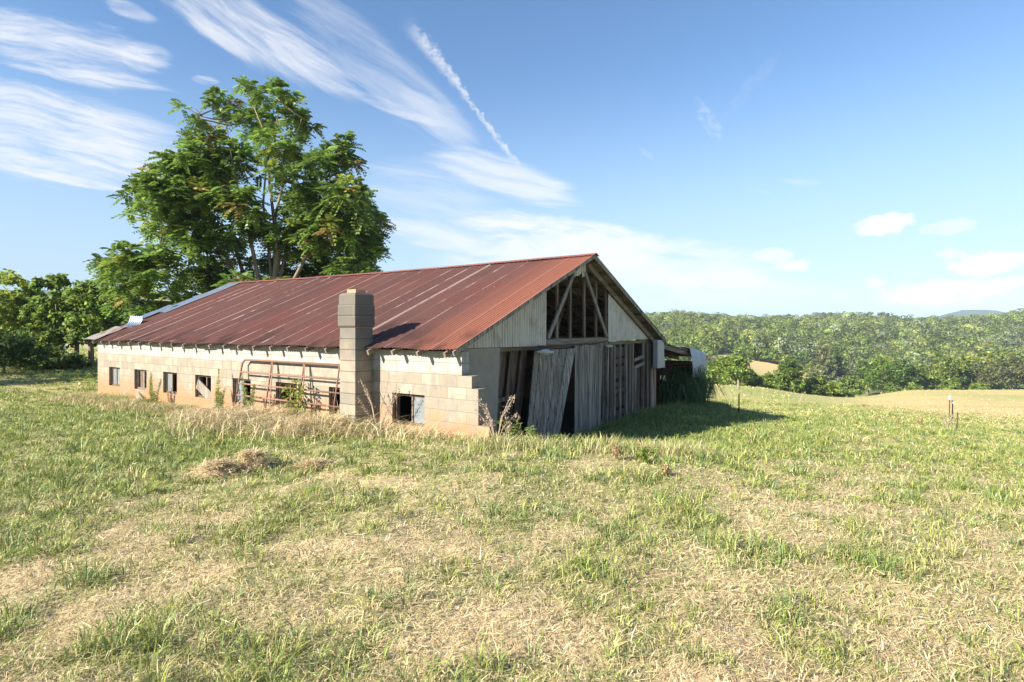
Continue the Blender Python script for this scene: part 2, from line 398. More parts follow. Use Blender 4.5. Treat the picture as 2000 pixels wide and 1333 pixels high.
M['galv'] = material('weathered corrugated zinc', m_galv)
def m_blue_sheet(g):
    p = g.obj(); n = g.noise(g.scale(p, (3, 3, 8)), 1.0, 5, .6)
    g.out(g.mix(n, (.18, .23, .30), (.29, .35, .42)), .42, .25, .4)
M['sheet'] = material('bright zinc sheet', m_blue_sheet)
def m_roof(g):
    uv = g.n('ShaderNodeUVMap', uv_map='UVMap').outputs[0]; u, v, _ = g.sep(uv)      # u: metres along the eave, v: metres up the slope
    sh = g.m('FLOOR', g.div(u, .61)); fr = g.m('FRACT', g.div(u, .61))
    ws = g.white(g.xyz(sh, 1.0, 0.0)); ws2 = g.white(g.xyz(sh, g.m('FLOOR', g.div(g.add(v, g.mul(ws, 2.0)), 2.4)), 5.0))
    streak = g.noise(g.xyz(g.mul(u, 9.0), g.mul(v, .55), 0.0), 1.0, 7, .62)
    fine = g.noise(g.xyz(g.mul(u, 40), g.mul(v, 10), 0), 1.0, 5, .7); big = g.noise(g.xyz(u, v, 2), .45, 4, .55)
    dark = g.mix(streak, (.080, .040, .035), (.148, .073, .062))
    dark = g.mix(g.mul(ws2, .45), dark, (.165, .075, .062))
    dark = g.mix(g.mul(g.step(big, .45, .7), .35), dark, (.16, .047, .036))
    red = g.mix(streak, (.17, .060, .038), (.32, .13, .085))
    k = g.step(g.add(u, g.mul(g.sub(streak, .5), 1.6)), 1.9, .2)
    c = g.mix(k, dark, red)
    c = g.mix(g.mul(g.step(fine, .52, .72), .32), c, (.06, .028, .022))
    low = g.mul(g.step(g.add(v, g.mul(g.sub(big, .5), 2.5)), 1.35, .2), g.step(g.noise(g.xyz(g.mul(u, 1.6), g.mul(v, .9), 8), 1.0, 4), .45, .62))
    c = g.mix(g.mul(low, .65), c, (.035, .02, .018))
    # pale lap seams, worn through in places
    seam = g.m('LESS_THAN', g.add(fr, g.mul(g.sub(fine, .5), .02)), .055)
    worn = g.noise(g.xyz(g.mul(sh, 3.7), g.mul(v, .9), 3.0), 1.0, 3, .6)
    vis = g.step(g.add(worn, g.mul(g.sub(ws, .5), .3)), .42, .52)
    vis = g.mul(vis, g.step(u, 1.0, 2.6))
    c = g.mix(g.mul(seam, g.add(.10, g.mul(vis, .6))), c, (.50, .38, .33))
    spots = g.step(g.noise(g.xyz(g.mul(u, 5), g.mul(v, 5), 6), 1.0, 2), .76, .8)
    c = g.mix(g.mul(spots, .5), c, (.5, .35, .3))
    gro = g.step(g.m('SINE', g.mul(u, 2 * math.pi / .085)), .1, -.9); c = g.mix(g.mul(gro, g.add(.10, g.mul(g.step(fine, .3, .6), .28))), c, (.035, .017, .014))   # ribbing shade painted into the grooves along with some dirt
    back = g.n('ShaderNodeNewGeometry').outputs['Backfacing']
    c = g.mix(back, c, (.22, .17, .13)); g.out(c, .75, .0, .18)
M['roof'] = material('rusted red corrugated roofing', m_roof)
def m_roof2(g):
    p = g.obj(); n = g.noise(g.scale(p, (.8, 12, .8)), 1.0, 6, .6); b = g.noise(p, 1.6, 4)
    c = g.mix(n, (.30, .29, .26), (.5, .48, .44)); c = g.mix(g.step(b, .45, .7), c, (.25, .14, .09)); g.out(c, .6, .15, .3)
M['roof_grey'] = material('grey tin roofing', m_roof2)

# ------------------------------------------------------------------ the land
def HILL(x, y):                                # the cleared slope across the valley
    r = x / np.maximum(y, 1); e = lambda v: 1 / (1 + np.exp(-np.clip(v, -30, 30)))
    return e((r - .355) * 90) * e((.655 - r - .0006 * (y - 150)) * 90) * e((246 - 55 * (r - .4) - y) * .8) * e((y - 135) * .3)
def cover(x, y):
    """share of green growth, 0 straw .. 1 lush"""
    x, y = np.asarray(x, float), np.asarray(y, float); d = np.hypot(x, y); s_, t_ = st(x, y)
    g = .44 + (fbm(x * .45, y * .45, 21, 4) - .5) * .75 + (fbm(x * 2.3, y * 2.3, 33, 3) - .5) * 1.3
    sg = lambda v, a, b: np.clip((v - a) / (b - a), 0, 1)
    band = sg(-s_, .6, 1.6) * sg(-s_, 6.0, 3.4) * sg(t_, .0, 3.0)
    g = g + .5 * band
    g = g + .20 * sg(d, 7, 10) * sg(x, 0, 2.5) + .10 * sg(d, 5, 8)
    g = g - .16 * sg(d, 7, 3) * sg(x, -1.5, 1.5) - .12 * sg(x / (y + 1e-6), .2, .7) * sg(d, 9, 5)
    g = g + .55 * sg(s_, 1.0, 3.0) * sg(-t_, 5.0, 2.0) * sg(17.5 - s_, 0, 1.5)      # rank grass beside the gable
    mown = sg(d, 30, 50) * sg(x / np.maximum(y, .1), .46, .72)
    strip = .25 + (fbm(x * .03 + 3, y * .13, 41, 4) - .5) * 2.6 + .6 * sg(d, 68, 98)
    g = g * (1 - mown) + strip * mown
    mid = sg(d, 26, 45) * (1 - mown); g = g * (1 - mid) + mid * (.62 + (fbm(x * .08, y * .12, 51, 4) - .5) * 1.1)
    h = HILL(x, y); g = g * (1 - h) + h * np.clip(.15 + (-(y - 225) / 45) + (fbm(x * .05, y * .05, 61, 3) - .5) * .6, 0, 1)
    return np.clip(g, 0, 1)


def build_ground():
    az = np.concatenate([np.linspace(-62, 62, 560), np.linspace(62, 298, 82)[1:-1]]) * math.pi / 180
    r = np.concatenate([[0.05], np.geomspace(.5, 3200, 400)])
    A, R = np.meshgrid(az, r, indexing='ij'); x, y = (R * np.sin(A)).ravel(), (R * np.cos(A)).ravel()
    z = ground(x, y); na, nr = len(az), len(r)
    i = np.arange(na)[:, None]; j = np.arange(nr - 1)[None]; i2 = (i + 1) % na
    f = np.stack([i * nr + j, i2 * nr + j, i2 * nr + j + 1, i * nr + j + 1], -1).reshape(-1, 4)
    g = cover(x, y); d = np.hypot(x, y)
    straw = np.array([.52, .41, .245]); green = np.array([.22, .26, .08]); far_straw = np.array([.58, .42, .20]); far_green = np.array([.30, .345, .11]); wood = np.array([.05, .075, .028])
    k = np.clip((d - 12) / 25, 0, 1)[:, None]
    c = (straw * (1 - k) + far_straw * k) * (1 - g[:, None]) + (green * (1 - k) + far_green * k) * g[:, None]
    w = np.clip((d - 150) / 30, 0, 1) * (1 - HILL(x, y)) * (x / np.maximum(y, 1) > -.35) * (y > 0)
    c = c * (1 - w[:, None]) + wood * w[:, None]
    me = np_mesh('ground', np.stack([x, y, z], 1), [f], c, smooth=True)
    def mat(gr):
        p = gr.obj(); c = gr.attr('Col'); dd = gr.n('ShaderNodeVectorMath', operation='LENGTH'); gr.put(dd.inputs[0], p)
        near = gr.step(dd.outputs['Value'], 45., 8.)
        f1 = gr.noise(p, 38, 6, .7); f2 = gr.noise(gr.scale(p, (1, 1, .2)), 6, 5, .65); f3 = gr.noise(p, 1.3, 5, .6)
        c = gr.mix(gr.mul(near, gr.mul(gr.step(f2, .54, .74), .7)), c, (.20, .125, .075))            # bare soil
        c = gr.mix(gr.mul(near, gr.mul(gr.step(f1, .52, .7), .55)), c, (.12, .085, .05))
        c = gr.mix(gr.mul(gr.step(f1, .5, .3), .35), c, (.58, .47, .31))
        f4 = gr.noise(gr.scale(p, (.5, 1.2, .2)), 1.1, 6, .65)
        c = gr.mix(gr.mul(gr.step(f4, .45, .7), .28), c, (.15, .18, .06)); c = gr.mix(gr.mul(gr.step(f3, .55, .7), .2), c, (.52, .42, .26))
        gr.out(c, .95, 0, .1, gr.bump(f1, .6, .03))
    tag(link('ground', me, material('mown field', mat)), kind='structure')


build_ground()

def mountain(name, pts, y, depth):
    """a far ridge: pts = (x, height) along it"""
    xs = np.linspace(pts[0][0], pts[-1][0], 160); h = np.interp(xs, [p[0] for p in pts], [p[1] for p in pts])
    h = h * (1 + (fbm(xs / 300, xs * 0, 5, 4) - .5) * .16); prof = np.linspace(-1, 1, 25); v = []
    for q in prof: v.append(np.stack([xs, y + q * depth + (fbm(xs / 400, xs * 0 + q * 3, 7) - .5) * 200, -60 + (h + 60) * np.cos(q * math.pi / 2) ** 1.2], 1))
    v = np.array(v); n = len(xs); i = np.arange(24)[:, None]; j = np.arange(n - 1)[None]
    f = np.stack([i * n + j, i * n + j + 1, (i + 1) * n + j + 1, (i + 1) * n + j], -1).reshape(-1, 4)
    tag(link(name, np_mesh(name, v.reshape(-1, 3), [f], smooth=True), M['hill']), kind='structure')
M['hill'] = material('wooded mountain', m_flat((.035, .055, .02), (.06, .085, .03), .02, 1, 0, .05))
mountain('mountain', [(-2950, 110), (-2700, 160), (-2280, 184), (-1900, 180), (-1710, 170), (-1490, 127), (-1200, 70), (-820, 25)], 2600, 400)
mountain('hill', [(950, 13), (1200, 28), (1330, 38), (1387, 56), (1437, 58), (1475, 51), (1570, 39), (1830, 36), (2150, 25)], 1710, 300)

# ------------------------------------------------------------------ the barn
bx0, by0 = P0
barn = thing('barn', 'long weathered block barn with rusted red corrugated roof and open plank gable end', 'barn', (bx0, by0, CZ + FLOOR), math.atan2(U[1], U[0]))
EAVE_S, EAVE_Z, PITCH, RIDGE_S = -.25, 2.22, .405, 5.11
T_NEAR, T_EAVE_END, T_RIDGE_END = .44, 15.3, 16.64
def roof_z(s, t=0.0):
    z = np.where(np.asarray(s) < RIDGE_S, EAVE_Z + PITCH * (s - EAVE_S), EAVE_Z + PITCH * (RIDGE_S - EAVE_S) - PITCH * (s - RIDGE_S))
    return z - .045 * np.sin(np.clip((t - .4) / 15.5, 0, 1) * math.pi) * np.clip((s - EAVE_S) / 5, 0, 1)
def t_far(s): return T_EAVE_END + (T_RIDGE_END - T_EAVE_END) * np.clip((s - EAVE_S) / (RIDGE_S - EAVE_S), 0, 1)


def corrugated_roof():
    pitch = .085; nt = int((T_RIDGE_END - T_NEAR) / pitch * 6); ns = 9
    sv = np.linspace(EAVE_S, RIDGE_S, ns); uu = np.linspace(0, 1, nt + 1); v, uv = [], []
    for s in sv:
        L = t_far(s) - T_NEAR; t = T_NEAR + uu * L; ut = uu * (T_RIDGE_END - T_NEAR)
        wav = .013 * np.sin(ut / pitch * 2 * math.pi)
        lap = .007 * (((ut / .61) % 1) < .10) + .010 * (vnoise(np.floor(ut / .61), ut * 0 + 2, 3) - .5)
        ss = s + (.055 * (vnoise(np.floor(ut / .61), ut * 0 + 9, 5) - .5) - .006 * np.sin(ut / pitch * 2 * math.pi) if s == EAVE_S else 0)
        edge = .075 * (vnoise(ut * 1.3, ut * 0, 8) - .5) if s == EAVE_S else .02 * (vnoise(ut * .8, ut * 0 + s, 8) - .5)
        z = roof_z(ss, t) + wav + lap + edge * .6
        v.append(np.stack([ss + 0 * t, t, z], 1)); uv.append(np.stack([ut, 0 * ut + (s - EAVE_S) * 1.08], 1))
    v = np.array(v); uv = np.array(uv).reshape(-1, 2); n = nt + 1
    i = np.arange(ns - 1)[:, None]; j = np.arange(nt)[None]
    f = np.stack([i * n + j, (i + 1) * n + j, (i + 1) * n + j + 1, i * n + j + 1], -1).reshape(-1, 4)
    me = np_mesh('roof', v.reshape(-1, 3), [f], smooth=True)
    lay = me.uv_layers.new(name='UVMap'); li = np.empty(len(me.loops), np.int32); me.loops.foreach_get('vertex_index', li)
    lay.data.foreach_set('uv', uv[li].ravel().astype(np.float32))
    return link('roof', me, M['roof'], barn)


roof = corrugated_roof()
def sheet_grid(fn, nu, nv): # fn(u,v) -> xyz arrays
    a, b = np.meshgrid(np.linspace(0, 1, nu), np.linspace(0, 1, nv), indexing='ij'); x, y, z = fn(a.ravel(), b.ravel())
    i = np.arange(nu - 1)[:, None]; j = np.arange(nv - 1)[None]
    f = np.stack([i * nv + j, (i + 1) * nv + j, (i + 1) * nv + j + 1, i * nv + j + 1], -1).reshape(-1, 4)
    return np.stack([x, y, z], 1), f
def sheet(name, fn, nu, nv, mat, parent, smooth=True, thick=0.0):
    v, f = sheet_grid(fn, nu, nv); o = link(name, np_mesh(name, v, [f], smooth=smooth), mat, parent)
    if thick:
        md = o.modifiers.new('thickness', 'SOLIDIFY'); md.thickness = thick
    return o
# ridge cap
sheet('ridge_cap', lambda a, b: (RIDGE_S + (b - .5) * .36, T_NEAR - .03 + a * 16.25, roof_z(RIDGE_S, T_NEAR + a * 16.2) + .03 - np.abs(b - .5) * .36 * PITCH + .012 * np.abs(np.sin(a * 16.2 / .135 * math.pi)) * (np.abs(b - .5) > .45) + .012 * (vnoise(a * 22, b * 0, 4) - .5)), 640, 5, material('rusty ridge cap', m_flat((.15, .05, .045), (.30, .12, .09), 3, .65)), roof)
# back slope and its eave
sheet('back_roof', lambda a, b: (RIDGE_S + b * 5.4, T_NEAR + a * 15.9, roof_z(RIDGE_S + b * 5.4, T_NEAR + a * 15.9) + .008 * np.sin(a * 15.9 / .0676 * 2 * math.pi)), 1400, 5, M['roof_grey'], barn)
# bare zinc sheet along the far verge
zincs = [(.40, 1.0, -.95, -.10, .035), (.30, .52, -.55, .12, .06), (-.01, .17, -.85, .06, .04)]
for a0, a1, d0, d1, lift in zincs:
    sheet('verge_sheet', lambda a, b, a0=a0, a1=a1, d0=d0, d1=d1, lift=lift: ((lambda s: (s, t_far(s) + d0 + (d1 - d0) * b, roof_z(s, 15) + lift + .012 * np.sin(b * 9 * 2 * math.pi) + .03 * (vnoise(a * 3, b * 2, 6) - .5)))(EAVE_S + (a0 + (a1 - a0) * a) * (RIDGE_S - EAVE_S))), 14, 90, M['sheet'] if a0 > .05 else M['roof_grey'], roof)

# long block wall with window holes and a stepped broken end
WIN = [(13.53, 14.28), (11.83, 12.58), (10.12, 10.87), (8.43, 9.19), (6.72, 7.47), (5.0, 5.75), (3.2, 3.95), (1.35, 2.15)]
WZ0, WZ1 = .83, 1.40
def cell_wall(tb, zb, filled, s0, s1, swap=False):
    mb = MB(); nt, nz = len(tb) - 1, len(zb) - 1
    pt = (lambda s, t, z: (t, s, z)) if swap else (lambda s, t, z: (s, t, z))
    F_ = [[filled((tb[i] + tb[i + 1]) / 2, (zb[k] + zb[k + 1]) / 2) for k in range(nz)] for i in range(nt)]
    ok = lambda i, k: 0 <= i < nt and 0 <= k < nz and F_[i][k]
    for i in range(nt):
        for k in range(nz):
            if not F_[i][k]: continue
            a, b, c, d = tb[i], tb[i + 1], zb[k], zb[k + 1]
            mb.add([pt(s0, a, c), pt(s0, a, d), pt(s0, b, d), pt(s0, b, c)], [(0, 1, 2, 3)])
            mb.add([pt(s1, a, c), pt(s1, b, c), pt(s1, b, d), pt(s1, a, d)], [(0, 1, 2, 3)])
            if not ok(i - 1, k): mb.add([pt(s0, a, c), pt(s1, a, c), pt(s1, a, d), pt(s0, a, d)], [(0, 1, 2, 3)])
            if not ok(i + 1, k): mb.add([pt(s0, b, c), pt(s0, b, d), pt(s1, b, d), pt(s1, b, c)], [(0, 1, 2, 3)])
            if not ok(i, k - 1): mb.add([pt(s0, a, c), pt(s0, b, c), pt(s1, b, c), pt(s1, a, c)], [(0, 1, 2, 3)])
            if not ok(i, k + 1): mb.add([pt(s0, a, d), pt(s1, a, d), pt(s1, b, d), pt(s0, b, d)], [(0, 1, 2, 3)])
    return mb
steps = [(-.3, .98, -.06), (.98, 1.58, .165), (1.58, 1.785, .30), (1.785, 2.19, .51)]
tb = sorted({-.06, .165, .30, .51, 15.1} | {w for p in WIN for w in p}); zb = [-.3, WZ0, .98, WZ1, 1.58, 1.785, 2.19]
def wall_filled(t, z):
    if any(a < t < b for a, b in WIN) and WZ0 < z < WZ1: return False
    return all(not (z0 < z < z1 and t < te) for z0, z1, te in steps)
cell_wall(tb, zb, wall_filled, 0, .2).build('block_wall', M['block'], barn)
cell_wall([0.2, 10.3], [-.3, 2.0], lambda a, b: True, 14.9, 15.1, True).build('end_wall', M['block'], barn)
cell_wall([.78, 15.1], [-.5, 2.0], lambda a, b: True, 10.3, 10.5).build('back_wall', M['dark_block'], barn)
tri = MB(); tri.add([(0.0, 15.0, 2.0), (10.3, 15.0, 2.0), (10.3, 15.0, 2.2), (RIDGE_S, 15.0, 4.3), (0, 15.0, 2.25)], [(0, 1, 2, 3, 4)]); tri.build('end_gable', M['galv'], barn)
# sills, frames and panes
for k, (a, b) in enumerate(WIN):
    mb = MB(); y = .075
    mb.box((y, a + .004, WZ0 + .004), (y + .06, a + .045, WZ1 - .004)); mb.box((y, b - .045, WZ0 + .004), (y + .06, b - .004, WZ1 - .004))
    mb.box((y, a + .047, WZ1 - .05), (y + .06, b - .047, WZ1 - .004)); mb.box((y, a + .047, WZ0 + .004), (y + .06, b - .047, WZ0 + .045))
    c = (a + b) / 2 + (-.03 if k % 2 else .05); mb.box((y + .004, c - .02, WZ0 + .047), (y + .056, c + .02, WZ1 - .052))
    w = mb.build('window', M['pale_wood'] if k in (1, 4) else M['stud_wood'], barn)
    lo, hi = a + .047, b - .047
    panes = {0: [(lo, c - .02), (c + .02, hi)], 1: [(c + .02, hi - .1)], 2: [(c + .02, hi)], 3: [], 4: [(c + .02, hi)], 5: [], 6: [(lo, c - .02)], 7: [(lo, c - .02)]}[k]
    for p0, p1 in panes:
        mb = MB(); mb.box((y + .02, p0 + .003, WZ0 + .047), (y + .032, p1 - .003, WZ1 - .052)); mb.build('pane', M['stud_wood'] if k == 1 else M['glass'], w)
    if k == 3:
        mb = MB(); mb.beam((.03, a + .05, WZ0 + .02), (.03, b - .05, WZ0 + .34), .02, .26, (0, 0, 1)); mb.build('fallen_panel', M['grey_wood'], w)
# chimney: body, wider collar, tapered cap course
C0, C1, CT0, CT1 = -.425, -.004, 2.665, 3.09
cv = MB()
def ring(z0, z1, e0, e1):
    cv.hexa([(C0 - e0, CT0 - e0, z0), (C1 + e0, CT0 - e0, z0), (C1 + e0, CT1 + e0, z0), (C0 - e0, CT1 + e0, z0), (C0 - e1, CT0 - e1, z1), (C1 + e1, CT0 - e1, z1), (C1 + e1, CT1 + e1, z1), (C0 - e1, CT1 + e1, z1)])
for k in range(12):
    z0 = .16 + k * .203; e = (rng.random() - .5) * .010
    ring(z0, z0 + .197, e, e + (rng.random() - .5) * .004); ring(z0 + .1975, z0 + .2025, -.010, -.010)
ring(2.600, 2.63, .002, .026); ring(2.632, 2.822, .026, .027); ring(2.8225, 2.8275, .016, .016); ring(2.828, 3.02, .028, .025); ring(3.022, 3.205, .014, .012); ring(3.206, 3.245, .012, -.03)
ch = cv.build('chimney', M['chimney'], barn, bevel=.008)
mb = MB(); cx, cy = (C0 + C1) / 2, (CT0 + CT1) / 2
for a, b, c, d in ((-.12, -.12, .12, -.09), (-.12, .09, .12, .12), (-.12, -.088, -.09, .088), (.09, -.088, .12, .088)): mb.box((cx + a, cy + b, 3.2), (cx + c, cy + d, 3.31))
mb.build('flue', M['terracotta'], ch)

# rafters with tails under the eave (front slope) and the back slope
tt = .66; rafter_me = None
while tt < 15.2:
    mb = MB(); zt = -.075; e = .262 + .02 * rng.random()
    mb.beam((-e, tt, EAVE_Z + PITCH * (-e - EAVE_S) + zt), (RIDGE_S - .02, tt, EAVE_Z + PITCH * (RIDGE_S - .02 - EAVE_S) + zt - .04), .04, .085)
    mb.build('rafter', M['pale_wood'] if tt > 1 else M['beam_wood'], barn); tt += .612
tt = 1.3
while tt < 15:
    mb = MB(); mb.beam((RIDGE_S + .02, tt, 4.28), (10.4, tt, 4.28 - PITCH * (10.4 - RIDGE_S)), .045, .11); mb.build('rafter', M['beam_wood'], barn); tt += .612
# verge boards at the near gable and purlins under the far slope
mb = MB(); mb.beam((EAVE_S - .02, T_NEAR + .03, EAVE_Z - .05), (RIDGE_S, T_NEAR + .03, 4.39 - .05), .03, .075); mb.build('verge_board', M['grey_wood'], barn)
mb = MB(); mb.beam((RIDGE_S + .02, T_NEAR + .035, 4.39 - .055), (10.55, T_NEAR + .035, 4.39 - .055 - PITCH * 5.42), .03, .10); mb.build('verge_board', M['grey_wood'], barn)
mb = MB(); mb.beam((RIDGE_S + .1, .69, 4.35 - .20), (10.5, .69, 4.35 - .20 - PITCH * 5.4), .05, .13); mb.build('gable_rafter', M['beam_wood'], barn)
for k in range(9):
    s = RIDGE_S + .25 + k * .62; z = 4.39 - PITCH * (s - RIDGE_S) - .045
    mb = MB(); mb.beam((s, T_NEAR + .07, z), (s, 4.5, z), .09, .04, (PITCH, 0, 1)); mb.build('purlin', M['purlin_wood'], barn)

# corrugated gable cladding
def cladding(s0, s1, bot, top, name='gable_panel', t=.75):
    n = int(abs(s1 - s0) / .09 * 8); ss = np.linspace(s0, s1, n + 1)
    y = t + .014 * np.sin(ss / .09 * 2 * math.pi) + .006 * (((ss / .61) % 1) < .1)
    zb_, zt_ = np.array([bot(s) for s in ss]), np.array([top(s) for s in ss]); m = 4; v = []
    for k in range(m): v.append(np.stack([ss, y + .02 * (vnoise(ss * .7, ss * 0 + k, 3) - .5), zb_ + (zt_ - zb_) * k / (m - 1)], 1))
    v = np.array(v); i = np.arange(m - 1)[:, None]; j = np.arange(n)[None]; N_ = n + 1
    f = np.stack([i * N_ + j, i * N_ + j + 1, (i + 1) * N_ + j + 1, (i + 1) * N_ + j], -1).reshape(-1, 4)
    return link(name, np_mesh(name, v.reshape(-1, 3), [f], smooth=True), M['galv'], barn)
und = lambda s: float(roof_z(s)) - .03
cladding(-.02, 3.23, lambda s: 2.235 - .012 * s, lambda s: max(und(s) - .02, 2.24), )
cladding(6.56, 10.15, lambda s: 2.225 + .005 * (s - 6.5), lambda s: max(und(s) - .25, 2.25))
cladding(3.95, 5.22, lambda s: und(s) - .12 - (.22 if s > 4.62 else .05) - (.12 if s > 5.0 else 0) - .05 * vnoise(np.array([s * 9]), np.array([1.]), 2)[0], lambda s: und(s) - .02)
# open truss of the gable
for s, zt in ((3.82, 3.62), (4.46, 3.9), (5.21, 4.2), (5.9, 3.95)):
    mb = MB(); mb.beam((s, .80, 2.345), (s, .80, zt), .09, .045, (0, 1, 0)); mb.build('truss_post', M['stud_wood'], barn)
for p, q in (((3.30, .735, 2.36), (4.56, .735, 3.92)), ((5.14, .735, 3.95), (6.45, .735, 2.36))):
    mb = MB(); mb.beam(p, q, .10, .04, (0, 1, 0)); mb.build('truss_brace', M['grey_wood'], barn)
for t in (2.0, 3.3):
    for p, q in (((3.0, t, 3.5), (4.6, t, 2.2)), ((4.4, t, 3.9), (5.6, t, 2.2)), ((6.6, t, 3.6), (5.8, t, 2.2)), ((.4, t, 2.28), (9.9, t, 2.28))):
        mb = MB(); mb.beam(p, q, .10, .04, (0, 1, 0)); mb.build('inner_truss', M['stud_wood'], barn)
mb = MB(); mb.box((3.22, .76, 2.205), (6.56, .83, 2.34)); mb.build('tie_beam', M['beam_wood'], barn)
mb = MB(); mb.box((1.3, .84, 2.12), (10.1, .93, 2.2)); mb.build('header_beam', M['beam_wood'], barn)
mb = MB(); mb.box((6.5, .775, 2.3), (6.58, .83, 3.72)); mb.build('truss_post', M['stud_wood'], barn)
mb = MB(); mb.tube([(2.3, .66, 2.19), (6.2, .66, 2.21)], .013, 6); mb.build('door_track', M['post_steel'], barn)
# parged stub of the gable wall
mb = MB(); mb.hexa([(.21, .74, -.3), (1.27, .74, -.3), (1.27, .92, -.3), (.21, .92, -.3), (.21, .74, 2.225), (1.46, .74, 2.21), (1.46, .92, 2.21), (.21, .92, 2.225)]); mb.build('parged_wall', M['stucco'], barn)
# boards standing inside the open doorway
for s0, s1, w, t in ((1.48, 1.62, .30, 1.0), (1.86, 2.0, .28, 1.04), (2.02, 2.14, .09, .93), (2.24, 2.38, .30, 1.02), (2.6, 2.72, .26, 1.0), (2.42, 2.56, .09, .93)):
    mb = MB(); mb.beam((s0 - .12, t + .12, -.2), (s1, t, 2.12), w, .03, (0, 1, 0)); mb.build('loose_board', M['stud_wood'], barn)
mb = MB(); mb.beam((1.4, .99, 1.12), (2.6, .96, 1.2), .04, .09); mb.build('door_rail', M['stud_wood'], barn)
# leaning plank door and standing plank door
def plank_door(name, tl, tr, bl, br, n, tt0, tb0, mat):
    mb = MB(); tl, tr, bl, br = map(np.array, (tl, tr, bl, br))
    for k in range(n):
        a, b = k / n + .0025, (k + 1) / n - .0025; jt, jb = (rng.random() - .5) * .03, (rng.random() - .5) * .10; o = rng.random() * .03
        T0, T1, B0, B1 = tl + (tr - tl) * a, tl + (tr - tl) * b, bl + (br - bl) * a, bl + (br - bl) * b
        P = lambda q, t, dz: (q[0], t, q[1] + dz)
        mb.hexa([P(B0, tb0 + o, jb), P(B1, tb0 + o, jb), P(B1, tb0 + o + .025, jb), P(B0, tb0 + o + .025, jb), P(T0, tt0 + o, jt), P(T1, tt0 + o, jt), P(T1, tt0 + o + .025, jt), P(T0, tt0 + o + .025, jt)])
    d = mb.build(name, mat, barn)
    for z in (.2, .8):
        a, b = bl + (tl - bl) * z, br + (tr - br) * z; t = tb0 + (tt0 - tb0) * z + .045
        r = MB(); r.beam((a[0] + .05, t, a[1]), (b[0] - .05, t, b[1]), .03, .12); r.build('door_brace', M['stud_wood'], d)
    pass
plank_door('leaning_door', (2.70, 2.12), (4.56, 2.12), (2.02, -.1), (3.28, -.12), 9, .69, .52, M['grey_wood'])
plank_door('sliding_door', (4.60, 2.16), (6.12, 2.17), (4.56, -.12), (5.95, -.12), 8, .70, .69, M['grey_wood'])
# open stud wall with slats behind it and a plank doorway
for s, w in ((6.30, .10), (6.62, .07), (6.85, .14), (7.06, .07), (7.47, .08), (7.93, .08), (8.2, .12), (8.44, .07), (9.34, .08), (9.66, .16), (9.98, .10)):
    j = (rng.random() - .5) * .08
    mb = MB(); mb.beam((s + j, .80, -.15), (s, .79, 2.12), w, .06, (0, 1, 0)); mb.build('wall_stud', M['grey_wood'] if w < .1 else M['stud_wood'], barn)
mb = MB()
for k in range(11):
    z = -.1 + k * .205; mb.beam((6.2, .97 + .03 * rng.random(), z + .05 * rng.random()), (8.45, 1.0, z + .12 * rng.random()), .02, .15)
mb.build('slat_wall', M['stud_wood'], barn)
mb = MB()
for k in range(5): mb.box((8.5 + k * .165, .90 + .01 * (k % 2), -.12), (8.655 + k * .165, .925 + .01 * (k % 2), 1.42))
mb.build('plank_door', M['stud_wood'], barn)
for z in (1.40, 1.62):
    mb = MB(); mb.beam((8.46, .76, z), (9.32, .76, z + .10), .05, .09); mb.build('door_lintel', M['grey_wood'], barn)
mb = MB(); mb.hexa([(10.04, .78, -.25), (10.46, .78, -.25), (10.46, .9, -.25), (10.04, .9, -.25), (10.04, .78, 1.3), (10.2, .78, 1.3), (10.2, .9, 1.3), (10.04, .9, 1.3)])
mb.beam((10.16, .84, 1.25), (10.10, .84, 2.2), .16, .1, (0, 1, 0)); mb.build('broken_corner_post', M['grey_wood'], barn)
mb = MB(); mb.box((9.84, .50, 1.30), (10.48, .66, 2.2)); mb.box((10.482, .52, 1.28), (10.62, .64, 1.62)); mb.build('meter_box', M['grey_box'], barn, bevel=.012)
mb = MB(); mb.box((-.1 + .32, 1.0, -.12), (10.28, 14.88, -.06)); mb.build('dirt_floor', M['dirt'], barn)

# lean-to along the back
def lz(s): return 2.13 - (s - 10.3) * .122
lean = sheet('lean_to_roof', lambda a, b: (10.28 + b * 5.85, .50 + a * 13.5, lz(10.28 + b * 5.85) + .010 * np.sin(a * 13.5 / .0676 * 2 * math.pi) + .05 * (vnoise(a * 8, b * 4, 3) - .5)), 1200, 14, M['roof_grey'], barn)
for t in (.56, 1.7, 2.9, 4.1, 5.3):
    mb = MB(); mb.beam((10.2, t, lz(10.2) - .13), (16.0, t, lz(16.0) - .13), .05, .14); mb.build('rafter', M['beam_wood'], lean)
for k in range(8):
    s = 10.7 + k * .72; mb = MB(); mb.beam((s, .48, lz(s) - .04), (s, 8, lz(s) - .04), .10, .035); mb.build('purlin', M['purlin_wood'], lean)
for s in (15.9,):
    for t in (.62, 3.0, 5.5, 8.0): mb = MB(); mb.beam((s, t, -1.0), (s, t, lz(s) - .2), .11, .11, (0, 1, 0)); mb.build('post', M['stud_wood'], lean)
mb = MB()
for k in range(10):
    z = -.95 + k * .215
    if k == 6: mb.box((16.0, 1.0, z), (16.03, 2.2, z + .222)); mb.box((16.0, 2.5, z), (16.03, 12, z + .222))
    else: mb.box((16.0 - .004 * (k % 2), .9 + .3 * rng.random(), z), (16.03 + .004 * (k % 2), 12, z + .222))
mb.build('board_wall', material('dark red boards', m_wood((.16, .085, .06), (.36, .21, .15), (.25, .14, .10), 'Y')), lean)

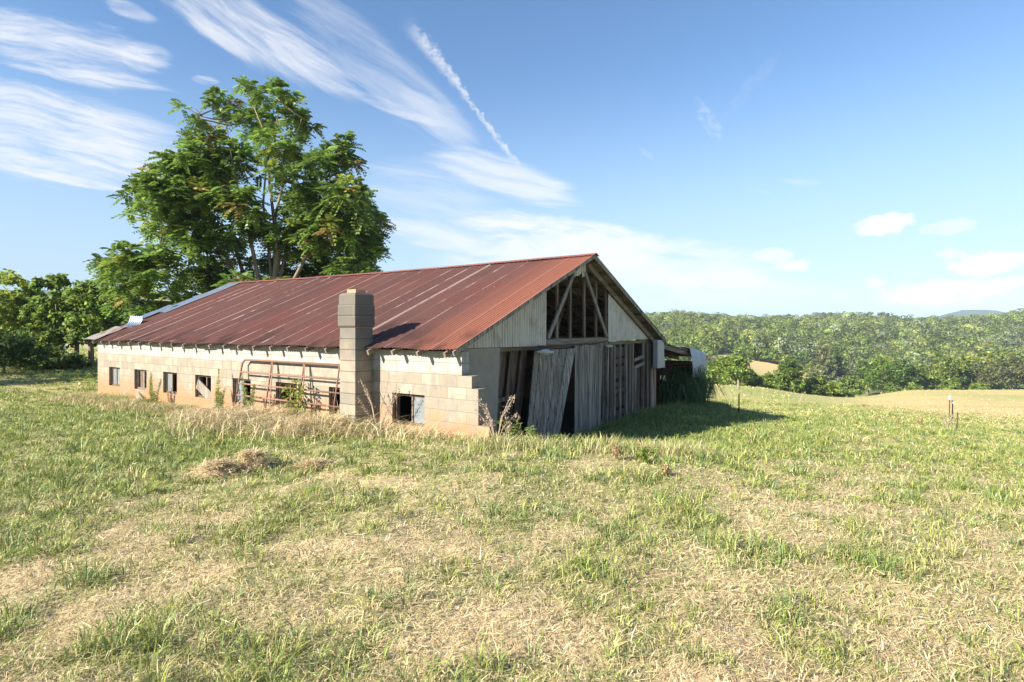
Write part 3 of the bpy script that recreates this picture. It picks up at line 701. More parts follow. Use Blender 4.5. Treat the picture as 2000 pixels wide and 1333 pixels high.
# ------------------------------------------------------------------ things on and by the barn
BM = barn.matrix_basis.copy() if False else Matrix.Translation((bx0, by0, CZ + FLOOR)) @ Matrix.Rotation(math.atan2(U[1], U[0]), 4, 'Z')
RZ = math.atan2(U[1], U[0])
def in_barn(o, s, t, z): o.location = BM @ Vector((s, t, z)); o.rotation_euler = (0, 0, RZ); return o
# hanging zinc sheet folded over the lean-to edge
def fold(a, b):
    s = 12.95 + b * 2.05; L = a * 1.9; top = .72
    on = L < top
    t = np.where(on, 1.05 - L, .335 - .05 * np.sin((L - top) * 2)); r_ = lz(s) + .045
    z = np.where(on, r_ + .06 * np.sin(np.pi * L / top), r_ - (L - top) * .87 - .02)
    return s - 12.95, t - .4 + .015 * np.sin(b * 14) + .02 * np.sin(a * 5 + b * 3), z - 1.0 + .04 * np.sin(b * 2.5) * (a > .9)
o = sheet('metal_sheet', fold, 40, 50, M['sheet'], None, thick=.004); in_barn(o, 12.95, .4, 1.0)
tag(o, 'pale blue grey metal sheet bent over the lean-to roof edge and hanging down', 'metal sheet')
# curled corrugated sheet lying on the far verge of the roof
def curl(a, b):
    ang = a * 1.9 - .5; r_ = .42
    return r_ * np.sin(ang) * .8 + .1 * b, (b - .5) * .62, .02 + r_ * (1 - np.cos(ang)) * .7 + .014 * np.sin(b * 7 * 2 * math.pi)
o = sheet('curled_sheet', curl, 18, 140, M['sheet'], None, thick=.003); in_barn(o, .72, 14.75, float(roof_z(.72)) - .02); o.rotation_euler = (0, math.radians(-20), RZ + .35)
tag(o, 'curled silvery corrugated sheet lying loose on the red roof verge', 'metal sheet')
# lamps hung from the door track
for (s, z, r_, lab) in ((2.77, 2.085, .185, 'larger white diamond-profile lamp shade hanging above the leaning plank door'), (6.06, 2.12, .11, 'small white diamond-profile lamp shade hanging beside the open studs')):
    t = thing('hanging_lamp', lab, 'lamp'); in_barn(t, s, .50, z); n = 20
    def lathe(prof):
        mb = MB(); vs = [(r * math.cos(2 * math.pi * k / n), r * math.sin(2 * math.pi * k / n), zz) for r, zz in prof for k in range(n)]
        mb.add(vs, [(i * n + k, i * n + (k + 1) % n, (i + 1) * n + (k + 1) % n, (i + 1) * n + k) for i in range(len(prof) - 1) for k in range(n)]); return mb
    q = r_ / .185
    lathe([(.02, .062 * q), (.06 * q, .05 * q), (r_, .004), (r_, -.004)]).build('lamp_shade', M['white_metal'], t)
    lathe([(r_ - .004, -.006), (.07 * q, -.055 * q), (.03, -.06 * q), (.001, -.061 * q)]).build('lens', M['white_metal'], t)
    mb = MB(); mb.tube([(0, 0, .06 * q), (0, .02, .12), (0, .17, .125)], .012, 6); mb.build('bracket', M['post_steel'], t)

# rusty farm gate leaning on the long wall
gate = thing('farm_gate', 'rusty tubular steel farm gate leaning against the block wall', 'gate'); in_barn(gate, 0, 3.15, .5)
GL, GH = 3.72, 1.48
def gp(a, h): return (-.34 + .24 * h / GH, a, h - .12)       # along, up
mb = MB(); mb.tube([gp(.02, .42), gp(.02, GH), gp(GL - .1, GH), gp(GL, GH - .08), gp(GL + .03, .42), gp(.02, .42)], .024, 8); mb.build('gate_frame', M['rust_pipe'], gate, True)
for h in (.68, .94, 1.2): mb = MB(); mb.tube([gp(.02, h), gp(GL, h)], .019, 8); mb.build('rail', M['rust_pipe'], gate, True)
for a in (.35, 1.46, 2.58):
    mb = MB(); mb.tube([gp(a, .42), gp(a, GH)], .017, 8); mb.build('upright', M['rust_pipe'], gate, True)
for a in (2.42, 1.30):
    mb = MB(); mb.beam(gp(a, .42), gp(a + .14, GH), .03, .008, (1, 0, 0)); mb.build('strap', M['rust_pipe'], gate)
# small things: block in the doorway, tyre, fence posts, light fitting
o = MB(); o.box((-.2, -.1, 0), (-.02, .1, .2)); o.box((.02, -.1, 0), (.2, .1, .2)); o.box((-.2, -.1, .2), (.2, .1, .24)); o = o.build('cinder_block', M['block'], None, bevel=.008)
in_barn(o, 3.62, .78, .02); o.rotation_euler = (0, 0, RZ + .3); tag(o, 'grey concrete block standing in the dark gap beside the leaning door', 'block')
o = MB(); o.tube([(0, 0, 0), (.25, .05, .9), (.32, .1, 1.3)], [.05, .045, .04], 7); o = o.build('wooden_prop', M['stud_wood'], None); in_barn(o, 4.05, .95, -.1); tag(o, 'old timber prop leaning inside the dark gap between the doors', 'timber')
x, y, z = hit(303, 804); mb = MB(); n, m = 22, 8
for_ = [((.11 + .045 * math.cos(b)) * math.cos(a), (.11 + .045 * math.cos(b)) * math.sin(a), .045 * math.sin(b)) for a in np.arange(n) * 2 * math.pi / n for b in np.arange(m) * 2 * math.pi / m]
mb.add(for_, [(i * m + k, ((i + 1) % n) * m + k, ((i + 1) % n) * m + (k + 1) % m, i * m + (k + 1) % m) for i in range(n) for k in range(m)])
o = mb.build('old_tyre', M['rubber'], None, True); o.location = (x, y, z + .02); o.rotation_euler = (math.radians(64), .1, .5); tag(o, 'small black tyre half sunk in the weeds below the window', 'tyre')

def steel_post(px, py, top, label, lean=0.0, cap=False, wood=False):
    x, y, z = hit(px, py); h = (py - top) / F * y; r_ = .05 if wood else .016
    t = thing('fence_post', label, 'fence post', (x, y, z)); t.rotation_euler = (0, lean, .3); mb = MB()
    if wood: mb.tube([(0, 0, -.2), (.01, 0, h * .5), (0, .01, h)], [.11, .10, .09], 9)
    else: mb.box((-r_, -.006, -.2), (r_, .006, h)); mb.box((-.006, -.035, -.2), (.006, -.0065, h)); mb.box((-.03, .007, .02), (.03, .012, .2))
    mb.build('post', M['pale_wood'] if wood else M['post_steel'], t)
    if cap: mb = MB(); mb.tube([(0, -.01, h - .03), (0, -.01, h + .05), (0, -.01, h + .12)], [.05, .055, .03], 8); mb.build('cap', M['white_metal'], t)
steel_post(1443, 808, 769, 'lone dark steel fence post in the grass right of the barn shadow')
steel_post(1442, 761, 742, 'short bleached wooden fence post before the round bushes', wood=True)
steel_post(1567, 766, 750, 'tilted white-capped steel post beside the vine-covered tree', .35, True)
steel_post(1854, 822, 779, 'tall steel fence post with white cap at far right field', 0, True)
steel_post(1860, 822, 787, 'shorter white-capped steel post just right of the tallest one', 0, True)
steel_post(1869, 840, 806, 'rusty bare steel post standing in the dry clump', .04)

# white house glimpsed through the left trees
hx, hy = -.885 * 72, 72; hz = g1(hx, hy)
house = thing('house', 'white house with grey roof glimpsed through the left trees', 'house', (hx, hy, hz), .5)
mb = MB(); mb.box((-4, -3, -.5), (4, 3, 2.8)); mb.add([(-4, -3, 2.8), (-4, 3, 2.8), (-4, 0, 4.4), (4, -3, 2.8), (4, 3, 2.8), (4, 0, 4.4)], [(0, 2, 1), (3, 4, 5)]); mb.build('wall', M['white_paint'], house)
mb = MB(); mb.beam((-4.3, -1.65, 3.68), (4.3, -1.65, 3.68), 3.8, .12, (0, -.53, 1)); mb.beam((-4.3, 1.65, 3.68), (4.3, 1.65, 3.68), 3.8, .12, (0, .53, 1)); mb.build('roof', M['shingle'], house)
for x in (-2.4, 2.2): mb = MB(); mb.box((x - .5, -3.04, .9), (x + .5, -3.003, 2.1)); mb.build('window', M['glass'], house)
mb = MB(); mb.box((-.5, -3.04, 0), (.45, -3.003, 2.1)); mb.build('door', M['stud_wood'], house)

# ------------------------------------------------------------------ vegetation: leaves, trunks, crowns
def unit(v): return v / (np.linalg.norm(v, axis=-1, keepdims=True) + 1e-9)
def rand_unit(n): return unit(rng.normal(size=(n, 3)))
def leaf_quads(c, nrm, ln, wd, fold_=0.0):
    """rhombic leaves: centres c, normals nrm, length, width"""
    n = len(c); a = unit(np.cross(nrm, rand_unit(n))); b = np.cross(nrm, a)
    ln = np.broadcast_to(ln, n)[:, None] * .5; wd = np.broadcast_to(wd, n)[:, None] * .5
    droop = nrm * ln * .25
    return np.stack([c - a * ln - droop, c - b * wd, c + a * ln - droop, c + b * wd], 1)
def crown(lobes, n, size, base, jit=.25, clump=.32, per=22, up=.35, hue=.12):
    """lobes: (x, y, z, rx, ry, rz); leaves gathered in clumps through the outer part of every lobe"""
    L = np.array(lobes, float); w = L[:, 3] * L[:, 4] + L[:, 3] * L[:, 5]; w /= w.sum()
    nc = max(4, n // per); k = rng.choice(len(L), nc, p=w); d = rand_unit(nc); d[:, 2] = np.where(d[:, 2] < -.45, -d[:, 2] * .5, d[:, 2])
    d = unit(d); r = .45 + .6 * rng.random(nc) ** .55
    cc = L[k, :3] + d * L[k, 3:] * r[:, None]; mean = L[k, 3:].mean(1)
    tint = np.exp(rng.normal(size=nc) * .22); hu = rng.normal(size=nc)
    i = np.repeat(np.arange(nc), per); m = len(i)
    off = rng.normal(size=(m, 3)) * (clump * mean[i] * .55)[:, None]; off[:, 2] *= .7
    p = cc[i] + off; nr = unit(d[i] * .55 + rand_unit(m) * .9 + np.array([0, 0, up]))
    q = leaf_quads(p, nr, size * np.exp(rng.normal(size=m) * .25), size * .62 * np.exp(rng.normal(size=m) * .25))
    col = np.array(base)[None] * (tint[i] * np.exp(rng.normal(size=m) * jit))[:, None]
    col = col * (1 + np.stack([hu[i] * hue, hu[i] * hue * .25, -hu[i] * hue * .4], 1))
    return q, np.clip(col, .004, .8)
def trunk_mb(base_r, h, lobes, z0=0.0, fork=.45, bend=.1):
    mb = MB(); top = Vector((bend * h * .3, bend * h * .2, h * fork))
    mb.tube([(0, 0, z0 - .3), (0, 0, z0 + h * fork * .45), top], [base_r * 1.3, base_r, base_r * .8], 8)
    for l in lobes:
        e = Vector(l[:3]); mid = top.lerp(e, .5) + Vector((0, 0, -.06 * h)) + Vector(rng.normal(size=3) * .03 * h)
        mb.tube([top - Vector((0, 0, .1 * h * fork)), mid, e], [base_r * .5, base_r * .3, base_r * .1], 5)
    return mb
def tree(name, label, loc, h, w, base, kind='round', n=3500, leaf=.3, group=None, cat='tree', skirt=.12, d=None, mat='leaf'):
    """h height, w crown width; kind gives the outline"""
    t = thing(name, label, cat, loc, rng.random() * 6, group); lobes = []; d = d or w
    if kind in ('round', 'wide', 'bush'):
        nl = 11 if kind != 'bush' else 7
        for k in range(nl):
            a = k * 2.4 + rng.random(); f = (k + .5) / nl; zc = h * (skirt + .18 + (1 - skirt - .34) * f); rr = w * .5 * math.sqrt(max(.05, 1 - (2 * f - .85) ** 2 * .75)) * .62
            s = w * (.20 + .09 * rng.random()); lobes.append((math.cos(a) * rr, math.sin(a) * rr, zc, s, s, s * .82))
        lobes.append((0, 0, h * .55, w * .34, w * .34, h * .32))
        lobes.append((w * .08 * rng.normal(), w * .08 * rng.normal(), h * .86, w * .20, w * .20, h * .14))
    elif kind == 'tall':
        for k in range(12):
            a = k * 2.4 + rng.random(); f = k / 11; rr = w * .30 * (1 - .55 * f); s = w * (.24 - .09 * f)
            lobes.append((math.cos(a) * rr, math.sin(a) * rr, h * (skirt + .12 + (.80 - skirt) * f), s, s, s * 1.15))
    elif kind == 'pine':
        for k in range(44):
            f = k / 43; a = k * 2.4; rr = w * .5 * (1 - f) ** .8 * (.35 + .45 * rng.random()) + .05; s = w * .16 * (1 - f * .75) + .1
            lobes.append((math.cos(a) * rr, math.sin(a) * rr, h * (.14 + .82 * f), s * 1.3, s * 1.3, s * .40))
    q, c = crown(lobes, n, leaf, base); link('crown', quads(q, c, 'crown'), M[mat], t)
    if kind == 'pine': mb = MB(); mb.tube([(0, 0, -.4), (0, 0, h * .5), (0, 0, h * .97)], [w * .045, w * .03, .03], 7)
    else: mb = trunk_mb(max(.05, .028 * h), h, lobes[:9])
    mb.build('trunk', M['bark'], t, True); return t

# --- the big pinnate-leaved tree behind the barn
BT_Y = 27.5
def build_big_tree():
    sc_ = F / BT_Y; gx = (522 - 1000) / F * BT_Y; gz = g1(gx, BT_Y)
    t = thing('broadleaf_tree', 'large open-crowned tree with long feathery leaves towering behind the barn', 'tree', (gx, BT_Y, gz))
    L = [(480, 172, 24), (540, 192, 30), (436, 205, 26), (492, 240, 40), (383, 225, 24), (575, 222, 26), (590, 250, 22), (405, 285, 44), (400, 330, 50), (345, 335, 44), (455, 330, 52), (545, 292, 42), (618, 330, 42), (662, 302, 36), (690, 320, 22),
         (306, 385, 46), (370, 400, 50), (450, 410, 50), (600, 395, 46), (680, 392, 42), (556, 350, 28), (650, 455, 58), (712, 440, 40), (338, 455, 46), (276, 415, 30), (425, 480, 44), (520, 452, 34), (595, 470, 38), (485, 400, 30), (690, 505, 46), (735, 445, 20),
         (258, 525, 42), (212, 518, 26), (318, 535, 46), (392, 540, 34), (615, 530, 36), (692, 535, 38), (270, 590, 44), (245, 565, 34), (640, 555, 36), (560, 545, 26), (470, 555, 22), (350, 585, 38), (300, 620, 34), (730, 500, 24), (595, 555, 30), (530, 560, 22), (420, 600, 40), (455, 585, 34), (500, 525, 26), (560, 505, 34), (430, 545, 30), (375, 480, 40), (560, 610, 45), (650, 610, 50), (360, 640, 40)]
    lobes = []
    for px, py, r in L:
        R = r / sc_; dep = rng.normal() * 1.6 * (1 if py < 500 else 1.3)
        dep = np.clip(dep, -3.2, 3.2); yy = BT_Y + dep
        lobes.append(((px - 1000) / F * yy - gx, dep, (640 - py) / F * yy + CZ - gz, R * .98, max(R, .9) * 1.12, R * .95))
        if rng.random() < .5 and r > 36:
            d2 = -dep + rng.normal(); yy = BT_Y + d2; lobes.append(((px + rng.normal() * 12 - 1000) / F * yy - gx, d2, (640 - py - rng.normal() * 10) / F * yy + CZ - gz, R * .85, R, R * .8))
    L = np.array(lobes)
    # fronds
    nf = 8
    k = rng.choice(len(L), 1480, p=L[:, 3] ** 2 / (L[:, 3] ** 2).sum()); d = rand_unit(1480); d[:, 2] = np.abs(d[:, 2]) * np.where(rng.random(1480) < .3, -.7, 1); d = unit(d)
    tips = L[k, :3] + d * L[k, 3:] * (.25 + .75 * rng.random(1480) ** .6)[:, None]
    i = np.repeat(np.arange(1480), nf); n = len(i); ang = rng.random(n) * 2 * math.pi
    ax = unit(np.stack([np.cos(ang), np.sin(ang), rng.normal(size=n) * .6 + .1], 1) + d[i] * .5)
    side = unit(np.cross(ax, np.array([0, 0, 1.0]))); nrm = np.cross(side, ax)
    ln = .50 + .28 * rng.random(n); u = np.concatenate([np.linspace(.2, .95, 6)]); Q, C = [], []
    big = rng.random(1480); tint = np.exp(rng.normal(size=1480) * .22)[i] * np.exp(rng.normal(size=n) * .12)
    basec = np.array([.165, .26, .055]) * tint[:, None]
    warm = (big[i] < .035); basec[warm] = np.array([.33, .26, .09]) * tint[warm, None]
    yl = (big[i] > .86); basec[yl] = np.array([.23, .28, .045]) * tint[yl, None]
    for uu in u:
        ctr = tips[i] + ax * (ln * uu)[:, None] - np.array([0, 0, 1.0]) * (ln * .42 * uu ** 2)[:, None]
        for sgn in (-1, 1):
            lw = (.23 * (1 - .45 * abs(uu - .45)))
            dr = unit(side * sgn + ax * .45 - np.array([0, 0, .45])); wv = unit(np.cross(dr, nrm + rng.normal(size=(n, 3)) * .25)) * .058
            a = ctr; b = ctr + dr * lw; m_ = ctr + dr * lw * .42
            Q.append(np.stack([a, m_ - wv, b, m_ + wv], 1)); C.append(basec * np.exp(rng.normal(size=n) * .1)[:, None])
    link('crown', quads(np.concatenate(Q), np.clip(np.concatenate(C), .004, .7), 'crown'), M['shiny_leaf'], t)
    # stems
    mb = MB(); P = lambda px, py, dp=0.0: Vector(((px - 1000) / F * (BT_Y + dp) - gx, dp, (640 - py) / F * (BT_Y + dp) + CZ - gz))
    root = Vector((0, 0, -.3)); crotch = P(520, 640)
    mb.tube([root, Vector((.02, 0, 1.2)), crotch], [.36, .30, .26], 9)
    stems = [[(515, 600), (505, 540), (492, 470), (470, 400), (455, 330), (440, 230)], [(530, 600), (533, 520), (535, 440), (528, 350), (515, 270), (485, 180)], [(525, 590), (540, 500), (538, 420), (560, 330), (585, 230)],
             [(505, 605), (478, 540), (455, 480), (420, 440), (385, 400), (350, 345)], [(495, 615), (470, 560), (440, 500), (380, 480), (330, 450), (290, 400)], [(540, 605), (575, 540), (610, 480), (660, 450), (710, 435)],
             [(545, 600), (590, 550), (640, 530), (700, 505)], [(490, 620), (450, 580), (400, 555), (320, 535), (255, 520), (205, 515)], [(535, 580), (560, 480), (590, 400), (630, 350), (670, 300)], [(480, 625), (420, 600), (350, 590), (280, 585)],
             [(515, 585), (500, 500), (480, 440), (430, 350), (400, 300), (380, 230)], [(530, 570), (550, 470), (575, 420), (600, 390), (620, 330)], [(535, 590), (520, 480), (515, 400), (520, 330), (545, 210)]]
    ends = []
    for q, s in enumerate(stems):
        dp = rng.normal() * .9; pts = [crotch] + [P(px + rng.normal() * 2.5, py + rng.normal() * 2.5, dp * (j + 1) / len(s)) for j, (px, py) in enumerate(s)]
        r0 = .15 if q < 7 else .11; mb.tube(pts, list(np.linspace(r0, .022, len(pts))), 6); ends += pts[2:]
    E = np.array([tuple(e) for e in ends])
    for l in L:
        e = np.array(l[:3]); j = int(np.argmin(np.linalg.norm(E - e, axis=1) + np.maximum(0, E[:, 2] - e[2]) * 1.5)); a = E[j]
        mid = (a + e) / 2 + np.array([0, 0, -.12]) + rng.normal(size=3) * .12; mb.tube([a, mid, e], [.05, .035, .014], 5)
        for _ in range(3):
            dd = rand_unit(1)[0]; dd[2] = abs(dd[2]); mb.tube([mid * .4 + e * .6, e + dd * l[3:6] * .7], [.02, .008], 4)
    mb.build('trunk', M['bark'], t, True)


build_big_tree()

# --- hedgerow of trees at far left
def at(px, Y): x = (px - 1000) / F * Y; return (x, Y, g1(x, Y))
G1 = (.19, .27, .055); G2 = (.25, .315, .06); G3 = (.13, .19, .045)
for px, Y, top, w, base, lab in (
        (22, 33, 536, 115, G2, 'tall light green tree at the left edge with tufted top'), (66, 35, 560, 95, G1, 'dark leafy tree between the two tallest trees at left'), (104, 32, 537, 90, G1, 'pointed green tree in the left hedgerow, tallest of its row'),
        (150, 34, 572, 85, G2, 'bright green tree at mid left row in front of the white house'), (178, 32, 551, 100, G1, 'rounded tree nearest the barn in the left hedgerow'), (222, 36, 612, 70, G3, 'low dark tree beside the far barn corner under the blue mountain')):
    loc = at(px, Y); h = (640 - top) / F * Y + CZ - loc[2]
    tree('broadleaf_tree', lab, loc, h, w / F * Y * 1.2, base, 'tall' if top < 545 else 'round', 4600, .25, 'trees of the left hedgerow', skirt=.10)
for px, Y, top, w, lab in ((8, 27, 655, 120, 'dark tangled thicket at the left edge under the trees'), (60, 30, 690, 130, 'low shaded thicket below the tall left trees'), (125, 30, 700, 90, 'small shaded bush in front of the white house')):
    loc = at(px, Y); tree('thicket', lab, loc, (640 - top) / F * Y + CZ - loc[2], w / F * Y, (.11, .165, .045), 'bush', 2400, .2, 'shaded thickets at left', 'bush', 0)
for x, y, h, w, lab in ((-31, 20.5, 7.5, 7, 'hedgerow tree beyond the left frame edge throwing shade on the grass'), (-37, 26, 8, 8, 'second hedgerow tree beyond the left frame edge behind the first'), (-25.5, 20, 3.2, 4.5, 'bushy low tree just outside the left frame edge')):
    tree('broadleaf_tree', lab, (x, y, g1(x, y)), h, w, G1, 'round', 2600, .3)

# --- trees of the valley at right, those one can tell apart
Y1 = (.20, .26, .055); Y2 = (.20, .275, .055); PG = (.22, .26, .15); DG = (.115, .18, .045); OL = (.135, .145, .06)
VAL = [  # px, Y, top, width, colour, kind, label
    (1428, 78, 694, 92, Y2, 'bush', 'wide round bushy tree just right of the lean-to roof'), (1390, 82, 706, 60, DG, 'bush', 'darker bush half hidden by the hanging metal sheet'), (1465, 84, 722, 44, DG, 'bush', 'small dark bush at right foot of the wide bushy tree'),
    (1500, 88, 738, 70, Y2, 'bush', 'low hedge bush below the sloping tan field'), (1543, 88, 698, 40, DG, 'tall', 'narrow vine-covered tree in front of the sloping tan field'), (1540, 89, 708, 60, Y2, 'round', 'bright spreading top branches beside the vine-covered tree'),
    (1600, 92, 735, 70, Y1, 'bush', 'yellow green willow-like bush in the valley hedge'), (1626, 96, 748, 60, DG, 'bush', 'dark low bush at the foot of the yellow green one'), (1580, 90, 752, 45, DG, 'bush', 'dark hedge bush right of the tilted post'),
    (1606, 190, 664, 66, (.21, .235, .095), 'pine', 'pale old pine with bare trunk at the wood edge'), (1634, 196, 676, 42, DG, 'pine', 'dark pine right behind the pale old pine'),
    (1668, 126, 733, 46, Y2, 'bush', 'small bright bush left of the big round tree'), (1722, 128, 700, 76, (.15, .23, .045), 'bush', 'big round dense green tree at the field crest'), (1765, 134, 704, 48, DG, 'round', 'dark gappy tree right of the big round one'),
    (1800, 138, 716, 56, Y1, 'round', 'pale olive tree in the middle of the crest row'), (1850, 140, 690, 66, Y1, 'round', 'taller light green tree with a visible trunk in the crest row'), (1878, 142, 694, 44, G1, 'tall', 'slim darker tree between two yellow green trees'),
    (1920, 142, 686, 66, (.25, .30, .06), 'round', 'yellow green tree with a pale trunk in the crest row'), (1978, 130, 698, 110, OL, 'bush', 'broad dull brownish green tree at the right edge'), (1988, 210, 644, 110, PG, 'round', 'large silvery pale tree above the others at right edge'),
    (1960, 165, 684, 70, Y1, 'round', 'yellowish crown peeping over the broad dull tree'), (1860, 128, 738, 34, Y2, 'bush', 'little bright bush under the taller light green tree'), (1785, 126, 752, 30, Y2, 'bush', 'tiny bush in the shade right of the round tree'), (1912, 128, 748, 30, Y2, 'bush', 'little bush beneath the yellow green tree'),
    (1695, 175, 700, 50, DG, 'round', 'dark round tree behind the crest row'), (1560, 235, 690, 48, DG, 'round', 'dark tree at the upper edge of the sloping field'), (1500, 238, 688, 44, G1, 'round', 'leftmost dark green tree above the sloping field'), (1530, 236, 696, 40, G2, 'round', 'light green tree between two dark ones above the field'),
    (1455, 240, 678, 56, G1, 'round', 'wood-edge tree above the wide bushy tree'), (1590, 225, 712, 36, G1, 'bush', 'small bush at the lower right of the sloping field')]
for px, Y, top, w, base, kind, lab in VAL:
    loc = at(px, Y); h = (640 - top) / F * Y + CZ - loc[2]
    if h < 1: h = 2.5
    tree({'pine': 'pine_tree', 'bush': 'bush' if h < 5.5 else 'broadleaf_tree'}.get(kind, 'broadleaf_tree'), lab, loc, h, w / F * Y * 1.0, base, kind, 3400 if Y < 150 else (5500 if kind == 'pine' else 2600), .0034 * Y + .11, 'trees and bushes of the valley', 'bush' if kind == 'bush' and h < 5.5 else 'tree', skirt=0 if kind == 'bush' else .05)

# --- the wood covering the hill: one mass
def build_forest():
    gx_, gy_ = np.meshgrid(np.arange(-170, 545, 6.0), np.arange(150, 472, 6.0)); x = gx_.ravel() + rng.uniform(-2.6, 2.6, gx_.size); y = gy_.ravel() + rng.uniform(-2.6, 2.6, gx_.size); r = x / y; k = (r > -.35) & (r < 1.15); x, y = x[k], y[k]
    keep = (HILL(x, y) < .25) & ~((y < 150) & (x / y < .66)); x, y = x[keep], y[keep]
    z = ground(x, y); n = len(x); per = 232
    kinds = np.array([[.12, .16, .042], [.155, .195, .05], [.19, .215, .062], [.085, .12, .04], [.20, .235, .13], [.13, .145, .06]])
    kd = rng.choice(6, n, p=[.28, .25, .2, .12, .07, .08]); R = 2.9 + 4.2 * rng.random(n) ** 2; H = 8 + 4.5 * rng.random(n) + .35 * R
    base = 1.42 * kinds[kd] * np.exp(rng.normal(size=n) * .24)[:, None]
    sub = 8; lob = np.repeat(np.arange(n), sub); d = rand_unit(n * sub); lc = np.stack([x, y, z + H * .50], 1)[lob] + d * np.stack([R * .62, R * .62, H * .40], 1)[lob]; lr = (R * (.34 + .2 * rng.random(n)))[lob] if False else R[lob] * (.36 + .2 * rng.random(n * sub))
    i = np.repeat(np.arange(n * sub), per // sub); m = len(i); dd = rand_unit(m); dd[:, 2] = np.where(dd[:, 2] < -.3, -dd[:, 2], dd[:, 2])
    p = lc[i] + dd * lr[i][:, None] * (.75 + .3 * rng.random(m))[:, None] * np.array([1, 1, .85])
    q = leaf_quads(p, unit(dd * 1.6 + rand_unit(m) * .5 + np.array([0, 0, .25])), .58 + .0015 * p[:, 1], .45 + .0012 * p[:, 1])
    c = base[lob[i]] * np.exp(rng.normal(size=m) * .08)[:, None] * np.exp(rng.normal(size=n * sub) * .12)[i][:, None]
    o = link('forest', quads(q, np.clip(c, .004, .6), 'forest'), M['leaf']); tag(o, 'dense mixed green wood covering the whole far hillside', 'forest', kind='stuff')
    mb = []  # trunks of the front ranks
    return o
build_forest()

# ------------------------------------------------------------------ grass
def blades(x, y, z, h, w, az, lean, curl_, col):
    n = len(x); dx, dy = np.cos(az), np.sin(az); b = np.stack([x, y, z], 1); a = np.stack([dx, dy, 0 * dx], 1)
    sd = az + math.pi / 2 + rng.normal(size=n) * .6; s = np.stack([np.cos(sd), np.sin(sd), 0 * sd], 1) * (w * .5)[:, None]
    up = np.array([0, 0, 1.0]); m = b + a * (h * lean * .4)[:, None] + up * (h * .55)[:, None]; t = b + a * (h * (lean + curl_))[:, None] + up * (h * (1 - .45 * curl_))[:, None]
    v = np.stack([b - s, b + s, m - s * .8, m + s * .8, t], 1).reshape(-1, 3); k = np.arange(n)[:, None] * 5
    return v, k + np.array([[0, 1, 3, 2]]), k + np.array([[2, 3, 4]]), np.repeat(col, 5, 0)
def grass_object(name, parts, label, mat='blade', cat='grass'):
    off = 0; V, A, B, C = [], [], [], []
    for v, f4, f3, c in parts: V.append(v); A.append(f4 + off); B.append(f3 + off); C.append(c); off += len(v)
    o = link(name, np_mesh(name, np.concatenate(V), [np.concatenate(A), np.concatenate(B)], np.clip(np.concatenate(C), .01, .9)), M[mat]); tag(o, label, cat, kind='stuff'); return o
def in_frame(n, d0, d1, p=1.6, spread=1.3):
    e = 2 - p; d = (d0 ** e + rng.random(n) * (d1 ** e - d0 ** e)) ** (1 / e); r = rng.uniform(-spread, spread, n); y = d; return r * y, y, d
def outside_barn(x, y):
    s_, t_ = st(x, y); return ~((s_ > -.03) & (s_ < 16.2) & (t_ > .62) & (t_ < 15.3)) & ~((s_ > -.45) & (s_ < 0) & (t_ > 2.64) & (t_ < 3.12)) & ~((s_ > -.02) & (s_ < .22) & (t_ > -.06))
GREENS = np.array([[.25, .32, .07], [.20, .285, .065], [.31, .35, .085], [.19, .27, .10], [.37, .38, .125]])
STRAWS = np.array([[.62, .50, .30], [.55, .42, .245], [.68, .57, .37], [.46, .345, .19], [.60, .51, .27]])
def pick(pal, n, j=.18): return pal[rng.integers(0, len(pal), n)] * np.exp(rng.normal(size=n) * j)[:, None]


